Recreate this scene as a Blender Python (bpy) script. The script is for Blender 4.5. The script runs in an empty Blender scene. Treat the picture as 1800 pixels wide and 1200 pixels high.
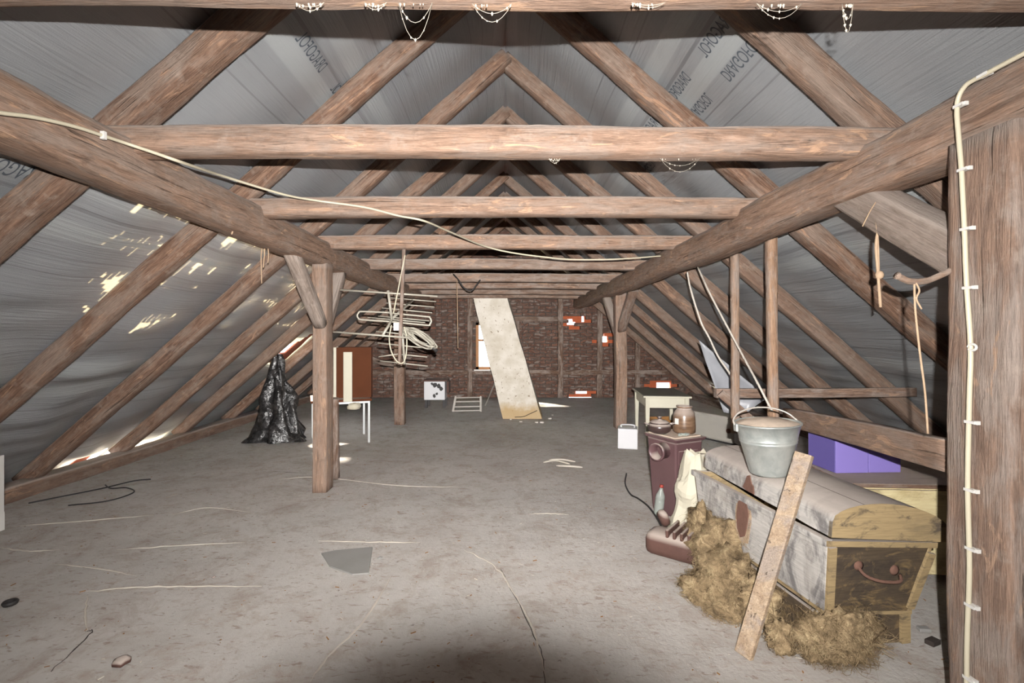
import bpy, bmesh, math, random
from mathutils import Vector, Matrix, noise
from math import sin, cos, pi, sqrt, atan2

# ------------------------------------------------------------------ camera, sky, sun, exposure
SC = bpy.context.scene
COL = SC.collection
FPX, VX, VY, H = 870.0, 888.0, 590.0, 1.40      # focal length (px of an 1800x1200 frame), vanishing point, eye height
cd = bpy.data.cameras.new('camera'); cam = bpy.data.objects.new('camera', cd); COL.objects.link(cam)
cam.location = (0, 0, H); cam.rotation_euler = (pi/2, 0, 0)
cd.sensor_width = 36.0; cd.lens = FPX/1800*36
cd.shift_x = (900-VX)/1800; cd.shift_y = -(600-VY)/1800
cd.clip_start = 0.02; cd.clip_end = 200
SC.camera = cam
SC.view_settings.view_transform = 'Standard'; SC.view_settings.look = 'None'
SC.view_settings.gamma = 1.0; SC.view_settings.exposure = 0.0
SC.view_settings.use_curve_mapping = False
w = bpy.data.worlds.new('sky'); SC.world = w; w.use_nodes = True
bg = w.node_tree.nodes['Background']; bg.inputs[0].default_value = (0.86, 0.93, 1.0, 1); bg.inputs[1].default_value = 6.5
SUN_DIR = Vector((1.00, -1.12, -1.23)).normalized()
sd = bpy.data.lights.new('sun', 'SUN'); sun = bpy.data.objects.new('sun', sd); COL.objects.link(sun)
sd.energy = 40.0; sd.angle = 0.07; sd.color = (1.0, 0.90, 0.74)
sun.rotation_euler = SUN_DIR.to_track_quat('-Z', 'Y').to_euler(); sun.location = (-12, 18, 12)
# the camera's own pop-up flash: a small lamp above the lens, with the softened fall-off of the tone-mapped photograph
fd = bpy.data.lights.new('flash', 'AREA'); flash = bpy.data.objects.new('flash', fd); COL.objects.link(flash)
fd.shape = 'RECTANGLE'; fd.size = 0.024; fd.size_y = 0.010; fd.energy = 55.0; fd.color = (1.0, 0.965, 0.93); fd.spread = math.radians(128)
flash.location = (0.03, -0.07, H+0.082); flash.rotation_euler = (pi/2+0.03, 0, 0)
fd.use_nodes = True
_nt = fd.node_tree; _em = _nt.nodes['Emission']; _lf = _nt.nodes.new('ShaderNodeLightFalloff')
_lf.inputs['Strength'].default_value = 1.0; _lf.inputs['Smooth'].default_value = 0.0
_nt.links.new(_lf.outputs['Linear'], _em.inputs['Strength'])

# ------------------------------------------------------------------ helpers
def P(x, y, d):                       # photo pixel + distance -> point of the place
    return Vector(((x-VX)/FPX*d, d, H-(y-VY)/FPX*d))
def F(x, y, z=0.0):                   # photo pixel of a point at height z
    d = (H-z)*FPX/(y-VY)
    return Vector(((x-VX)/FPX*d, d, z))
def nz(v, s=1.0, o=0.0): return noise.noise(Vector((v[0]*s+o, v[1]*s+o*1.7, v[2]*s-o)))
ORG = {}
class MB:
    def __init__(s): s.v = []; s.f = []
    def add(s, vs, fs):
        b = len(s.v); s.v += [Vector(v) for v in vs]; s.f += [[i+b for i in f] for f in fs]; return s
    def box(s, c, size, rot=None, bev=0.0):
        hx, hy, hz = size[0]/2, size[1]/2, size[2]/2
        c = Vector(c); R = rot or Matrix.Identity(3)
        if bev <= 0:
            vs = [c+R@Vector((sx*hx, sy*hy, sz*hz)) for sx in (-1,1) for sy in (-1,1) for sz in (-1,1)]
            return s.add(vs, [(0,1,3,2),(4,6,7,5),(0,4,5,1),(2,3,7,6),(0,2,6,4),(1,5,7,3)])
        bm = bmesh.new(); bmesh.ops.create_cube(bm, size=1.0)
        for v in bm.verts: v.co = Vector((v.co.x*size[0], v.co.y*size[1], v.co.z*size[2]))
        bmesh.ops.bevel(bm, geom=bm.edges[:], offset=bev, segments=2, affect='EDGES', profile=0.5)
        bm.verts.index_update()
        s.add([c+R@v.co for v in bm.verts], [[v.index for v in f.verts] for f in bm.faces]); bm.free(); return s
    def bar(s, p0, p1, wd, th, up=(0,0,1), bev=0.0):          # straight bar of rectangular section
        p0 = Vector(p0); p1 = Vector(p1); R = frame(p1-p0, up)
        return s.box((p0+p1)/2, ((p1-p0).length, wd, th), R, bev)
    def tube(s, pts, r, n=8, cap=True):
        pts = [Vector(p) for p in pts]; rs = r if isinstance(r, (list, tuple)) else [r]*len(pts)
        t = (pts[1]-pts[0]).normalized(); u = t.orthogonal().normalized(); b = len(s.v)
        for i, p in enumerate(pts):
            tt = (pts[min(i+1, len(pts)-1)]-pts[max(i-1, 0)])
            if tt.length > 1e-9: t = tt.normalized()
            u = (u-t*u.dot(t)); u = u.normalized() if u.length > 1e-6 else t.orthogonal().normalized()
            w_ = t.cross(u)
            for k in range(n):
                a = 2*pi*k/n; s.v.append(p+(u*cos(a)+w_*sin(a))*rs[i])
        for i in range(len(pts)-1):
            for k in range(n):
                a, c = b+i*n+k, b+i*n+(k+1) % n
                s.f.append([a, c, c+n, a+n])
        if cap:
            s.f.append([b+k for k in range(n)][::-1]); s.f.append([b+(len(pts)-1)*n+k for k in range(n)])
        return s
    def lathe(s, prof, c, n=24, R=None, wob=0.0, close=True):
        c = Vector(c); R = R or Matrix.Identity(3); b = len(s.v)
        for r, z in prof:
            for k in range(n):
                a = 2*pi*k/n; rr = r*(1+wob*noise.noise(Vector((cos(a)*2, sin(a)*2, z*9))))
                s.v.append(c+R@Vector((rr*cos(a), rr*sin(a), z)))
        for i in range(len(prof)-1):
            for k in range(n):
                a, d = b+i*n+k, b+i*n+(k+1) % n
                s.f.append([a, d, d+n, a+n])
        if close:
            s.f.append([b+k for k in range(n)][::-1]); s.f.append([b+(len(prof)-1)*n+k for k in range(n)])
        return s
    def build(s, name, m, parent=None, smooth=False, loc=None):
        o0 = ORG[parent.name] if parent else (Vector(loc) if loc is not None else base(s.v))
        me = bpy.data.meshes.new(name); me.from_pydata([v-o0 for v in s.v], [], s.f); me.update()
        return link(name, me, m, parent, o0, smooth)
def base(vs):
    mn = [min(v[i] for v in vs) for i in range(3)]; mx = [max(v[i] for v in vs) for i in range(3)]
    return Vector(((mn[0]+mx[0])/2, (mn[1]+mx[1])/2, mn[2]))
def link(name, me, m, parent, o0, smooth):
    if smooth: me.polygons.foreach_set('use_smooth', [True]*len(me.polygons))
    if m: me.materials.append(m)
    o = bpy.data.objects.new(name, me); COL.objects.link(o)
    if parent: o.parent = parent
    else: o.location = o0
    ORG[o.name] = o0
    return o
def frame(x, up=(0,0,1)):
    x = Vector(x).normalized(); up = Vector(up)
    if abs(x.dot(up)) > 0.98: up = Vector((0,1,0))
    y = up.cross(x).normalized(); z = x.cross(y)
    return Matrix((x, y, z)).transposed()
def RZ(a): return Matrix.Rotation(a, 3, 'Z')
def tag(o, label=None, cat=None, group=None, kind=None):
    if label: o['label'] = label
    if cat: o['category'] = cat
    if group: o['group'] = group
    if kind: o['kind'] = kind
    return o
def thing(name, label, cat, loc, group=None):
    o = bpy.data.objects.new(name, None); COL.objects.link(o); o.location = loc; o.empty_display_size = 0.1
    ORG[o.name] = Vector(loc); return tag(o, label, cat, group)
def spline(pts, n=8):                 # Catmull-Rom through the points
    pts = [Vector(p) for p in pts]; q = [pts[0]*2-pts[1]]+pts+[pts[-1]*2-pts[-2]]; out = []
    for i in range(1, len(q)-2):
        a, b, c, d = q[i-1:i+3]
        for k in range(n):
            t = k/n; out.append(0.5*((2*b)+(c-a)*t+(2*a-5*b+4*c-d)*t*t+(3*b-a-3*c+d)*t**3))
    out.append(q[-2]); return out

# ------------------------------------------------------------------ materials
def srgb(r, g, b): return tuple(((c/255)/12.92 if c/255 <= .04045 else ((c/255+.055)/1.055)**2.4) for c in (r, g, b))+(1,)
class N:
    def __init__(s, name, rough=0.8, metal=0.0, spec=0.3):
        s.m = bpy.data.materials.new(name); s.m.use_nodes = True; s.t = s.m.node_tree
        s.p = s.t.nodes['Principled BSDF']; s.p.inputs['Roughness'].default_value = rough
        s.p.inputs['Metallic'].default_value = metal; s.p.inputs['Specular IOR Level'].default_value = spec
        s.tc = s.n('ShaderNodeTexCoord')
    def n(s, t, **k):
        o = s.t.nodes.new(t)
        for a, b in k.items(): setattr(o, a, b)
        return o
    def l(s, a, b): s.t.links.new(a, b)
    def coord(s, scale=(1,1,1), src='Object', rnd=True):
        mp = s.n('ShaderNodeMapping'); mp.inputs['Scale'].default_value = scale; s.l(s.tc.outputs[src], mp.inputs['Vector'])
        if rnd:
            oi = s.n('ShaderNodeObjectInfo'); ml = s.n('ShaderNodeMath', operation='MULTIPLY'); ml.inputs[1].default_value = 37.0
            s.l(oi.outputs['Random'], ml.inputs[0]); s.l(ml.outputs[0], mp.inputs['Location'])
        return mp.outputs[0]
    def noise(s, co, scale, detail=4, rough=0.6, dist=0.0):
        t = s.n('ShaderNodeTexNoise'); t.inputs['Scale'].default_value = scale; t.inputs['Detail'].default_value = detail
        t.inputs['Roughness'].default_value = rough; t.inputs['Distortion'].default_value = dist; s.l(co, t.inputs['Vector']); return t.outputs['Fac']
    def ramp(s, fac, stops):
        r = s.n('ShaderNodeValToRGB'); e = r.color_ramp.elements
        while len(e) < len(stops): e.new(0.5)
        for i, (p, c) in enumerate(stops):
            e[i].position = p; e[i].color = c if isinstance(c, tuple) else (c, c, c, 1)
        s.l(fac, r.inputs[0]); return r.outputs[0]
    def mix(s, fac, a, b, mode='MIX'):
        m = s.n('ShaderNodeMix', data_type='RGBA', blend_type=mode)
        for sock, v in ((m.inputs['Factor'], fac), (m.inputs['A'], a), (m.inputs['B'], b)):
            if isinstance(v, (int, float)): sock.default_value = v
            elif isinstance(v, tuple): sock.default_value = v
            else: s.l(v, sock)
        return m.outputs['Result']
    def math(s, op, a, b=0.0, clamp=False):
        m = s.n('ShaderNodeMath', operation=op, use_clamp=clamp)
        for k, v in ((0, a), (1, b)):
            if isinstance(v, (int, float)): m.inputs[k].default_value = v
            else: s.l(v, m.inputs[k])
        return m.outputs[0]
    def bump(s, h, strength=0.3, dist=0.01):
        b = s.n('ShaderNodeBump'); b.inputs['Strength'].default_value = strength; b.inputs['Distance'].default_value = dist
        s.l(h, b.inputs['Height']); s.l(b.outputs[0], s.p.inputs['Normal'])
    def up(s):                        # how far a face looks upwards, for settled dust
        g = s.n('ShaderNodeNewGeometry'); x = s.n('ShaderNodeSeparateXYZ'); s.l(g.outputs['Normal'], x.inputs[0]); return x.outputs[2]
    def col(s, c):
        if isinstance(c, tuple): s.p.inputs['Base Color'].default_value = c
        else: s.l(c, s.p.inputs['Base Color'])
        return s
M = {}
DUST = srgb(176, 164, 155)
def wood(name, dark, mid, light, dust=0.75, sc=1.0, peel=None, worn=(160, 148, 140), spot=(176, 162, 150)):
    k = N(name, 0.88, 0, 0.18)
    co = k.coord((1.3*sc, 14*sc, 14*sc)); co2 = k.coord((1.6*sc, 6*sc, 6*sc))
    g = k.noise(co, 2.4, 8, 0.72, 0.8); b = k.noise(co2, 1.8, 6, 0.68, 0.5); fine = k.noise(k.coord((6*sc, 90*sc, 90*sc)), 2.0, 4, 0.7)
    c = k.ramp(g, [(0.30, dark), (0.46, mid), (0.62, light), (0.82, mid)])
    c = k.mix(k.ramp(b, [(0.44, 0.0), (0.60, 0.75)]), c, srgb(*worn))
    if peel: c = k.mix(k.ramp(k.noise(k.coord((2.6, 12, 12)), 1.5, 6, 0.65, 1.0), [(0.60, 0.0), (0.64, 0.8)]), c, peel)
    ck = k.ramp(k.noise(k.coord((0.8*sc, 26*sc, 26*sc)), 1.6, 5, 0.6, 0.9), [(0.30, 1.0), (0.36, 0.0)])
    c = k.mix(k.math('MULTIPLY', ck, 0.75), c, tuple(x*0.4 for x in dark[:3])+(1,))
    c = k.mix(0.45, c, k.ramp(fine, [(0.3, 0.08), (0.7, 0.75)]), 'OVERLAY')
    blot = k.noise(k.coord((5, 5, 5)), 2.2, 6, 0.7); c = k.mix(k.ramp(blot, [(0.55, 0.0), (0.72, 0.55)]), c, srgb(*spot)); c = k.mix(k.ramp(blot, [(0.28, 0.5), (0.42, 0.0)]), c, dark)
    oi = k.n('ShaderNodeObjectInfo'); c = k.mix(k.math('MULTIPLY', oi.outputs['Random'], 0.35), c, srgb(128, 114, 104))
    du = k.math('MULTIPLY', k.ramp(k.up(), [(0.25, 0.0), (0.75, 1.0)]), dust)
    c = k.mix(du, c, DUST)
    k.col(c); k.bump(k.math('SUBTRACT', k.math('ADD', g, k.math('MULTIPLY', fine, 0.5)), ck), 0.7, 0.014); M[name] = k.m
wood('timber', srgb(88, 70, 60), srgb(130, 106, 92), srgb(156, 128, 110), peel=srgb(182, 150, 126))
wood('timber_pale', srgb(86, 66, 54), srgb(140, 112, 94), srgb(168, 138, 118), peel=srgb(196, 158, 128), worn=(148, 132, 121), spot=(172, 156, 144))
wood('timber_red', srgb(74, 54, 44), srgb(114, 88, 73), srgb(138, 110, 92), peel=srgb(164, 130, 106), worn=(136, 120, 109), spot=(158, 143, 131))
wood('timber_grey', srgb(90, 78, 70), srgb(140, 126, 116), srgb(164, 150, 140))
wood('timber_dark', srgb(66, 46, 36), srgb(104, 76, 60), srgb(136, 106, 88), dust=0.5)
wood('pole_wood', srgb(112, 86, 68), srgb(156, 124, 100), srgb(178, 146, 120), dust=0.3)
wood('board_wood', srgb(142, 118, 96), srgb(178, 154, 128), srgb(196, 174, 148), dust=0.4)
wood('gable_timber', srgb(60, 44, 36), srgb(92, 70, 58), srgb(116, 90, 74), dust=0.3)

def plain(name, c, rough=0.6, metal=0.0, spec=0.4, var=0.25, dust=0.0, sc=6.0, c2=None):
    k = N(name, rough, metal, spec)
    f = k.noise(k.coord(), sc, 5, 0.65)
    c2 = c2 or tuple(x*0.55 for x in c[:3])+(1,)
    cc = k.mix(k.math('MULTIPLY', k.ramp(f, [(0.4, 0.0), (0.7, 1.0)]), var), c, c2)
    if dust: cc = k.mix(k.math('MULTIPLY', k.ramp(k.up(), [(0.2, 0.0), (0.7, 1.0)]), dust), cc, DUST)
    k.col(cc); k.bump(f, 0.12, 0.005); M[name] = k.m
plain('cable_cream', srgb(192, 184, 162), 0.4, var=0.1)
plain('cable_black', srgb(46, 44, 44), 0.6)
plain('clip_white', srgb(206, 204, 200), 0.4, var=0.05)
plain('cord_white', srgb(196, 188, 178), 0.8, var=0.2, sc=40)
plain('string_tan', srgb(178, 152, 126), 0.9, var=0.3, sc=40)
plain('metal_light', srgb(198, 192, 184), 0.45, 0.35, var=0.3)
plain('antenna_metal', srgb(172, 167, 154), 0.45, 0.2, var=0.3)
plain('steel_leg', srgb(176, 178, 178), 0.4, 0.5, var=0.2)
plain('white_top', srgb(196, 190, 182), 0.5, var=0.15, dust=0.3)
plain('brown_veneer', srgb(88, 50, 30), 0.7, spec=0.1, var=0.35, sc=3)
plain('cream_paint', srgb(196, 192, 174), 0.5, var=0.18)
plain('dark_top', srgb(84, 82, 74), 0.7, var=0.3, dust=0.25)
plain('white_plastic', srgb(204, 204, 207), 0.45, var=0.06)
plain('stove_enamel', srgb(94, 70, 72), 0.35, 0, 0.5, var=0.25, dust=0.75)
plain('cast_iron', srgb(88, 62, 55), 0.8, var=0.5, dust=0.8)
plain('pot_enamel', srgb(62, 48, 46), 0.3, 0, 0.5, var=0.3, dust=0.85)
plain('rust', srgb(112, 82, 70), 0.9, var=0.55, sc=20)
plain('cardboard', srgb(146, 104, 58), 0.8, var=0.3)
plain('grey_enamel', srgb(168, 164, 156), 0.45, var=0.2, dust=0.3)
plain('purple_board', srgb(132, 118, 188), 0.55, var=0.08, sc=3)
plain('purple_side', srgb(98, 88, 152), 0.55, var=0.08, sc=3)  # same purple board, shade of the side faces put into the colour
plain('cloth_cream', srgb(190, 184, 166), 0.9, var=0.15)
plain('sheet_grey', srgb(158, 160, 166), 0.35, 0, 0.5, var=0.2)
plain('sand', srgb(206, 188, 170), 0.95, var=0.35, sc=30)
plain('slate', srgb(140, 138, 135), 0.85, var=0.25)
plain('web', srgb(176, 168, 154), 0.95, var=0.2)
plain('straw_bit', srgb(196, 188, 176), 0.9, var=0.3)
plain('black_body', srgb(24, 24, 25), 0.5, var=0.1)
plain('window_wood', srgb(176, 128, 88), 0.7, var=0.3)
plain('plaster_crumb', srgb(216, 210, 202), 0.95, var=0.2)
plain('print_ink', srgb(74, 80, 86), 0.6, var=0.15, sc=25)
plain('mortar', srgb(84, 74, 68), 0.95, var=0.45, sc=5)
plain('brick_outer', srgb(176, 92, 60), 0.95, var=0.3, sc=8)
plain('ridge_dark', srgb(58, 50, 46), 0.9, var=0.3)
plain('cap_red', srgb(150, 60, 52), 0.5)

# galvanised bucket
k = N('zinc', 0.38, 0.55, 0.5); f = k.noise(k.coord(), 9, 5, 0.6, 0.5); k.col(k.ramp(f, [(0.3, srgb(160, 166, 164)), (0.55, srgb(196, 200, 196)), (0.75, srgb(214, 214, 208))])); k.bump(f, 0.08, 0.004); M['zinc'] = k.m
# black plastic foil
k = N('black_foil', 0.22, 0, 0.6); f = k.noise(k.coord(), 14, 4, 0.6, 0.6); k.col(k.ramp(f, [(0.4, srgb(24, 24, 25)), (0.75, srgb(62, 60, 60))])); k.bump(f, 0.7, 0.03); M['black_foil'] = k.m
# fibre
k = N('fibre', 0.95, 0, 0.15); f = k.noise(k.coord(), 16, 6, 0.75, 0.8); k.col(k.ramp(f, [(0.32, srgb(80, 68, 52)), (0.5, srgb(142, 122, 94)), (0.70, srgb(194, 174, 138))])); k.bump(f, 0.8, 0.02); M['fibre'] = k.m
# glass
k = N('pane_glass', 0.05); t = k.n('ShaderNodeBsdfTransparent'); t.inputs[0].default_value = (0.93, 0.95, 0.95, 1); gl = k.n('ShaderNodeBsdfGlossy'); gl.inputs['Roughness'].default_value = 0.05
mx = k.n('ShaderNodeMixShader'); mx.inputs[0].default_value = 0.07; k.l(t.outputs[0], mx.inputs[1]); k.l(gl.outputs[0], mx.inputs[2])
k.l(mx.outputs[0], k.t.nodes['Material Output'].inputs['Surface']); M['pane_glass'] = k.m
k = N('clear_plastic', 0.15); t = k.n('ShaderNodeBsdfTransparent'); t.inputs[0].default_value = (0.86, 0.9, 0.88, 1)
mx = k.n('ShaderNodeMixShader'); mx.inputs[0].default_value = 0.35; k.p.inputs['Base Color'].default_value = srgb(190, 196, 190); k.l(t.outputs[0], mx.inputs[1]); k.l(k.p.outputs[0], mx.inputs[2])
k.l(mx.outputs[0], k.t.nodes['Material Output'].inputs['Surface']); M['clear_plastic'] = k.m
# brown glass jar, dusty
k = N('jar_glass', 0.3, 0, 0.5); f = k.noise(k.coord((1, 1, 6)), 6, 4); c = k.ramp(f, [(0.35, srgb(82, 60, 44)), (0.6, srgb(122, 98, 78)), (0.8, srgb(150, 130, 112))])
c = k.mix(k.math('MULTIPLY', k.ramp(k.up(), [(0.1, 0.0), (0.6, 1.0)]), 0.9), c, DUST); k.col(c); M['jar_glass'] = k.m
# floor: dusty screed
k = N('floor_screed', 0.95, 0, 0.15); co = k.coord((1, 1, 1), rnd=False)
a = k.noise(co, 0.8, 6, 0.65, 0.4); b = k.noise(co, 7, 6, 0.75); d = k.noise(co, 38, 4, 0.7); e = k.noise(k.coord((1, 2.4, 1), rnd=False), 16, 3, 0.6, 1.0)
c = k.ramp(a, [(0.3, srgb(168, 162, 156)), (0.55, srgb(186, 182, 177)), (0.8, srgb(175, 169, 162))])
c = k.mix(k.ramp(b, [(0.52, 0.0), (0.72, 0.65)]), c, srgb(156, 138, 124))
c = k.mix(k.ramp(e, [(0.58, 0.0), (0.70, 0.6)]), c, srgb(128, 106, 90))
c = k.mix(k.ramp(k.noise(co, 3.2, 7, 0.75, 0.6), [(0.50, 0.0), (0.68, 0.6)]), c, srgb(146, 130, 118))
c = k.mix(k.ramp(d, [(0.66, 0.0), (0.74, 0.7)]), c, srgb(212, 206, 198))
c = k.mix(k.ramp(k.noise(co, 30, 3, 0.6), [(0.25, 0.7), (0.33, 0.0)]), c, srgb(96, 80, 70))
k.col(c); k.bump(k.math('ADD', b, k.math('MULTIPLY', d, 0.4)), 0.5, 0.02); M['floor_screed'] = k.m
# underlay membrane, uv = metres (along the roof, down the slope)
k = N('membrane', 0.34, 0, 0.55); uv = k.coord((1, 1, 1), 'UV', rnd=False); sx = k.n('ShaderNodeSeparateXYZ'); k.l(uv, sx.inputs[0]); V = sx.outputs[1]
a = k.noise(uv, 1.1, 5, 0.6); b = k.noise(k.coord((0.7, 16, 1), 'UV', rnd=False), 1.6, 4, 0.6, 0.5); fz = k.noise(uv, 160, 2, 0.5); wv = k.noise(k.coord((1.2, 30, 1), 'UV', rnd=False), 2.0, 3, 0.55, 0.4)
c = k.ramp(a, [(0.3, srgb(134, 137, 140)), (0.7, srgb(152, 154, 156))])
c = k.mix(k.math('MULTIPLY', k.ramp(b, [(0.55, 0.0), (0.75, 1.0)]), 0.35), c, srgb(106, 108, 111))
band = k.n('ShaderNodeMath', operation='PINGPONG'); k.l(k.math('ADD', V, 0.05), band.inputs[0]); band.inputs[1].default_value = 0.75
c = k.mix(k.math('MULTIPLY', k.ramp(band.outputs[0], [(0.0, 0.0), (0.075, 0.0), (0.085, 1.0), (0.20, 1.0), (0.21, 0.0)]), 0.5), c, srgb(172, 176, 176))
for pos, th in ((0.0, 0.012), (0.33, 0.005), (0.45, 0.005)):
    q = k.math('ABSOLUTE', k.math('SUBTRACT', band.outputs[0], pos)); c = k.mix(k.math('MULTIPLY', k.math('LESS_THAN', q, th), 0.5), c, srgb(92, 94, 97))
k.col(c)
k.bump(k.math('ADD', k.math('MULTIPLY', fz, 0.15), wv), 0.45, 0.02)
tl = k.n('ShaderNodeBsdfTranslucent'); tl.inputs[0].default_value = srgb(214, 200, 170); mx = k.n('ShaderNodeMixShader'); mx.inputs[0].default_value = 0.17
k.l(k.p.outputs[0], mx.inputs[1]); k.l(tl.outputs[0], mx.inputs[2]); k.l(mx.outputs[0], k.t.nodes['Material Output'].inputs['Surface']); M['membrane'] = k.m
# brick
k = N('brick', 0.9, 0, 0.2); oi = k.n('ShaderNodeObjectInfo'); f = k.noise(k.coord(), 9, 5, 0.7); v = k.noise(k.coord((3.6, 1, 13)), 1.0, 1)
c = k.ramp(k.math('FRACT', k.math('ADD', k.math('MULTIPLY', v, 3.0), k.math('MULTIPLY', oi.outputs['Random'], 1.0))), [(0.0, srgb(74, 60, 54)), (0.4, srgb(96, 70, 60)), (0.7, srgb(86, 76, 70)), (1.0, srgb(122, 82, 66))])
c = k.mix(k.ramp(f, [(0.55, 0.0), (0.68, 0.7)]), c, srgb(138, 130, 124)); k.col(k.mix(k.ramp(v, [(0.60, 0.0), (0.68, 0.4)]), c, srgb(150, 142, 135))); k.bump(f, 0.5, 0.01); M['brick'] = k.m
# plastered flue
k = N('flue_plaster', 0.9, 0, 0.2); co = k.coord(rnd=False); f = k.noise(co, 4, 5, 0.65); g = k.noise(co, 22, 3, 0.6); sx = k.n('ShaderNodeSeparateXYZ'); k.l(co, sx.inputs[0])
c = k.ramp(f, [(0.35, srgb(186, 178, 164)), (0.6, srgb(206, 200, 190))]); c = k.mix(k.ramp(g, [(0.64, 0.0), (0.70, 0.9)]), c, srgb(118, 100, 78))
ed = k.math('ADD', sx.outputs[2], k.math('MULTIPLY', f, 0.35)); c = k.mix(k.ramp(ed, [(0.30, 0.85), (0.46, 0.0)]), c, srgb(172, 146, 104))
k.col(c); k.bump(k.math('ADD', f, k.math('MULTIPLY', g, 0.5)), 0.4, 0.02); M['flue_plaster'] = k.m
# chest: worn grey-white paint, scorched yellow end wood
def paint(name, base_, worn, dark, t1=0.5, sc=(1, 1, 1), t0=0.52):
    k = N(name, 0.85, 0, 0.2); a = k.noise(k.coord(sc), 2.6, 6, 0.7, 0.5); b = k.noise(k.coord((sc[0]*2.2, sc[1]*2.2, sc[2]*2.2)), 2.1, 5, 0.7, 0.8); f = k.noise(k.coord((3, 3, 40)), 3, 4)
    c = k.ramp(a, [(0.3, worn), (t1, base_), (0.75, base_)]); c = k.mix(k.ramp(b, [(t0, 0.0), (t0+.14, 0.85)]), c, dark)
    c = k.mix(0.3, c, k.ramp(f, [(0.3, 0.2), (0.7, 0.75)]), 'OVERLAY')
    c = k.mix(k.math('MULTIPLY', k.ramp(k.up(), [(0.35, 0.0), (0.8, 1.0)]), 0.85), c, srgb(182, 172, 164)); k.col(c); k.bump(f, 0.3, 0.006); M[name] = k.m
paint('chest_paint', srgb(184, 180, 175), srgb(138, 131, 125), srgb(108, 105, 105), 0.50, (1.5, 1.5, 0.8), 0.47)
paint('chest_end', srgb(154, 134, 100), srgb(120, 106, 84), srgb(76, 68, 62), 0.5, (1.6, 1.6, 3.5))
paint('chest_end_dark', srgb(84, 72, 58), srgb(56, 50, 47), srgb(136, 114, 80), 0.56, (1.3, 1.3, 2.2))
paint('cream_board', srgb(206, 192, 150), srgb(176, 158, 116), srgb(160, 146, 112), 0.45)

# ------------------------------------------------------------------ timbers
def timber(name, p0, p1, wd, th, mat, label=None, cat='beam', group=None, up=(0,0,1), seed=0, wane=0.25, rough=0.05, bow=0.0, parent=None, kind=None, step=0.09):
    """hewn timber from p0 to p1 (centre line): rounded, slightly crooked section of wd x th; its own x axis runs along the grain"""
    p0 = Vector(p0); p1 = Vector(p1); L = (p1-p0).length; R = frame(p1-p0, up); nseg = max(4, int(L/step)); ring = []
    e = wane
    for sy, sz in ((-1,-1), (1,-1), (1,1), (-1,1)):
        if sy*sz > 0: ring += [(sy, sz*(1-e)), (sy*(1-e*.3), sz*(1-e*.3)), (sy*(1-e), sz)]
        else: ring += [(sy*(1-e), sz), (sy*(1-e*.3), sz*(1-e*.3)), (sy, sz*(1-e))]
    n = len(ring); vs = []; fs = []
    for i in range(nseg+1):
        x = L*i/nseg; t = i/nseg
        cy = wd*0.10*noise.noise(Vector((x*0.7, seed*3.1, 1))); cz = th*0.10*noise.noise(Vector((x*0.7, seed*3.1, 7)))-bow*4*t*(1-t)
        for j, (a, b) in enumerate(ring):
            q = 1+rough*noise.noise(Vector((x*1.8, a*1.2+seed*5, b*1.2)))*2+rough*0.8*noise.noise(Vector((x*9, a*2+seed, b*2)))
            vs.append(Vector((x, cy+a*wd/2*q, cz+b*th/2*q)))
    for i in range(nseg):
        for j in range(n):
            a, c = i*n+j, i*n+(j+1) % n; fs.append((a, c, c+n, a+n))
    fs.append(tuple(range(n))[::-1]); fs.append(tuple(nseg*n+j for j in range(n)))
    me = bpy.data.meshes.new(name); me.from_pydata(vs, [], fs); me.update()
    me.polygons.foreach_set('use_smooth', [True]*(len(fs)-2)+[False]*2); me.materials.append(M[mat])
    o = bpy.data.objects.new(name, me); COL.objects.link(o)
    mw = Matrix.Translation(p0) @ R.to_4x4()
    if parent: o.parent = parent; o.matrix_basis = Matrix.Translation(-ORG[parent.name]) @ mw
    else: o.matrix_basis = mw
    ORG[o.name] = p0
    return tag(o, label, cat if label else None, group, kind)
ORD = ['nearest', 'second', 'third', 'fourth', 'fifth', 'sixth', 'seventh', 'eighth', 'ninth', 'tenth', 'eleventh', 'twelfth']

# ------------------------------------------------------------------ the shell
SL = 0.88; CA = 1/sqrt(1+SL*SL); SA = SL*CA; ZR = 4.02; RY0, RSP = 1.17, 1.09      # roof slope, membrane ridge height, rafter frames
Y0, Y1 = -2.2, 11.32
YG = 11.2                                                                          # inner face of the brick gable
# floor
mb = MB(); nx, ny = 110, 160
for j in range(ny+1):
    for i in range(nx+1):
        x = -4.75+9.5*i/nx; y = Y0+(Y1-Y0)*j/ny
        mb.v.append(Vector((x, y, 0.008*noise.noise(Vector((x*1.3, y*1.3, 3)))+0.006*noise.noise(Vector((x*4, y*4, 9)))-0.008)))
for j in range(ny):
    for i in range(nx):
        a = j*(nx+1)+i; mb.f.append([a, a+1, a+nx+2, a+nx+1])
floor = mb.build('floor', M['floor_screed'], smooth=True, loc=(0,0,0)); tag(floor, 'dusty grey screed attic floor strewn with bits of straw', kind='structure')
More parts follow.
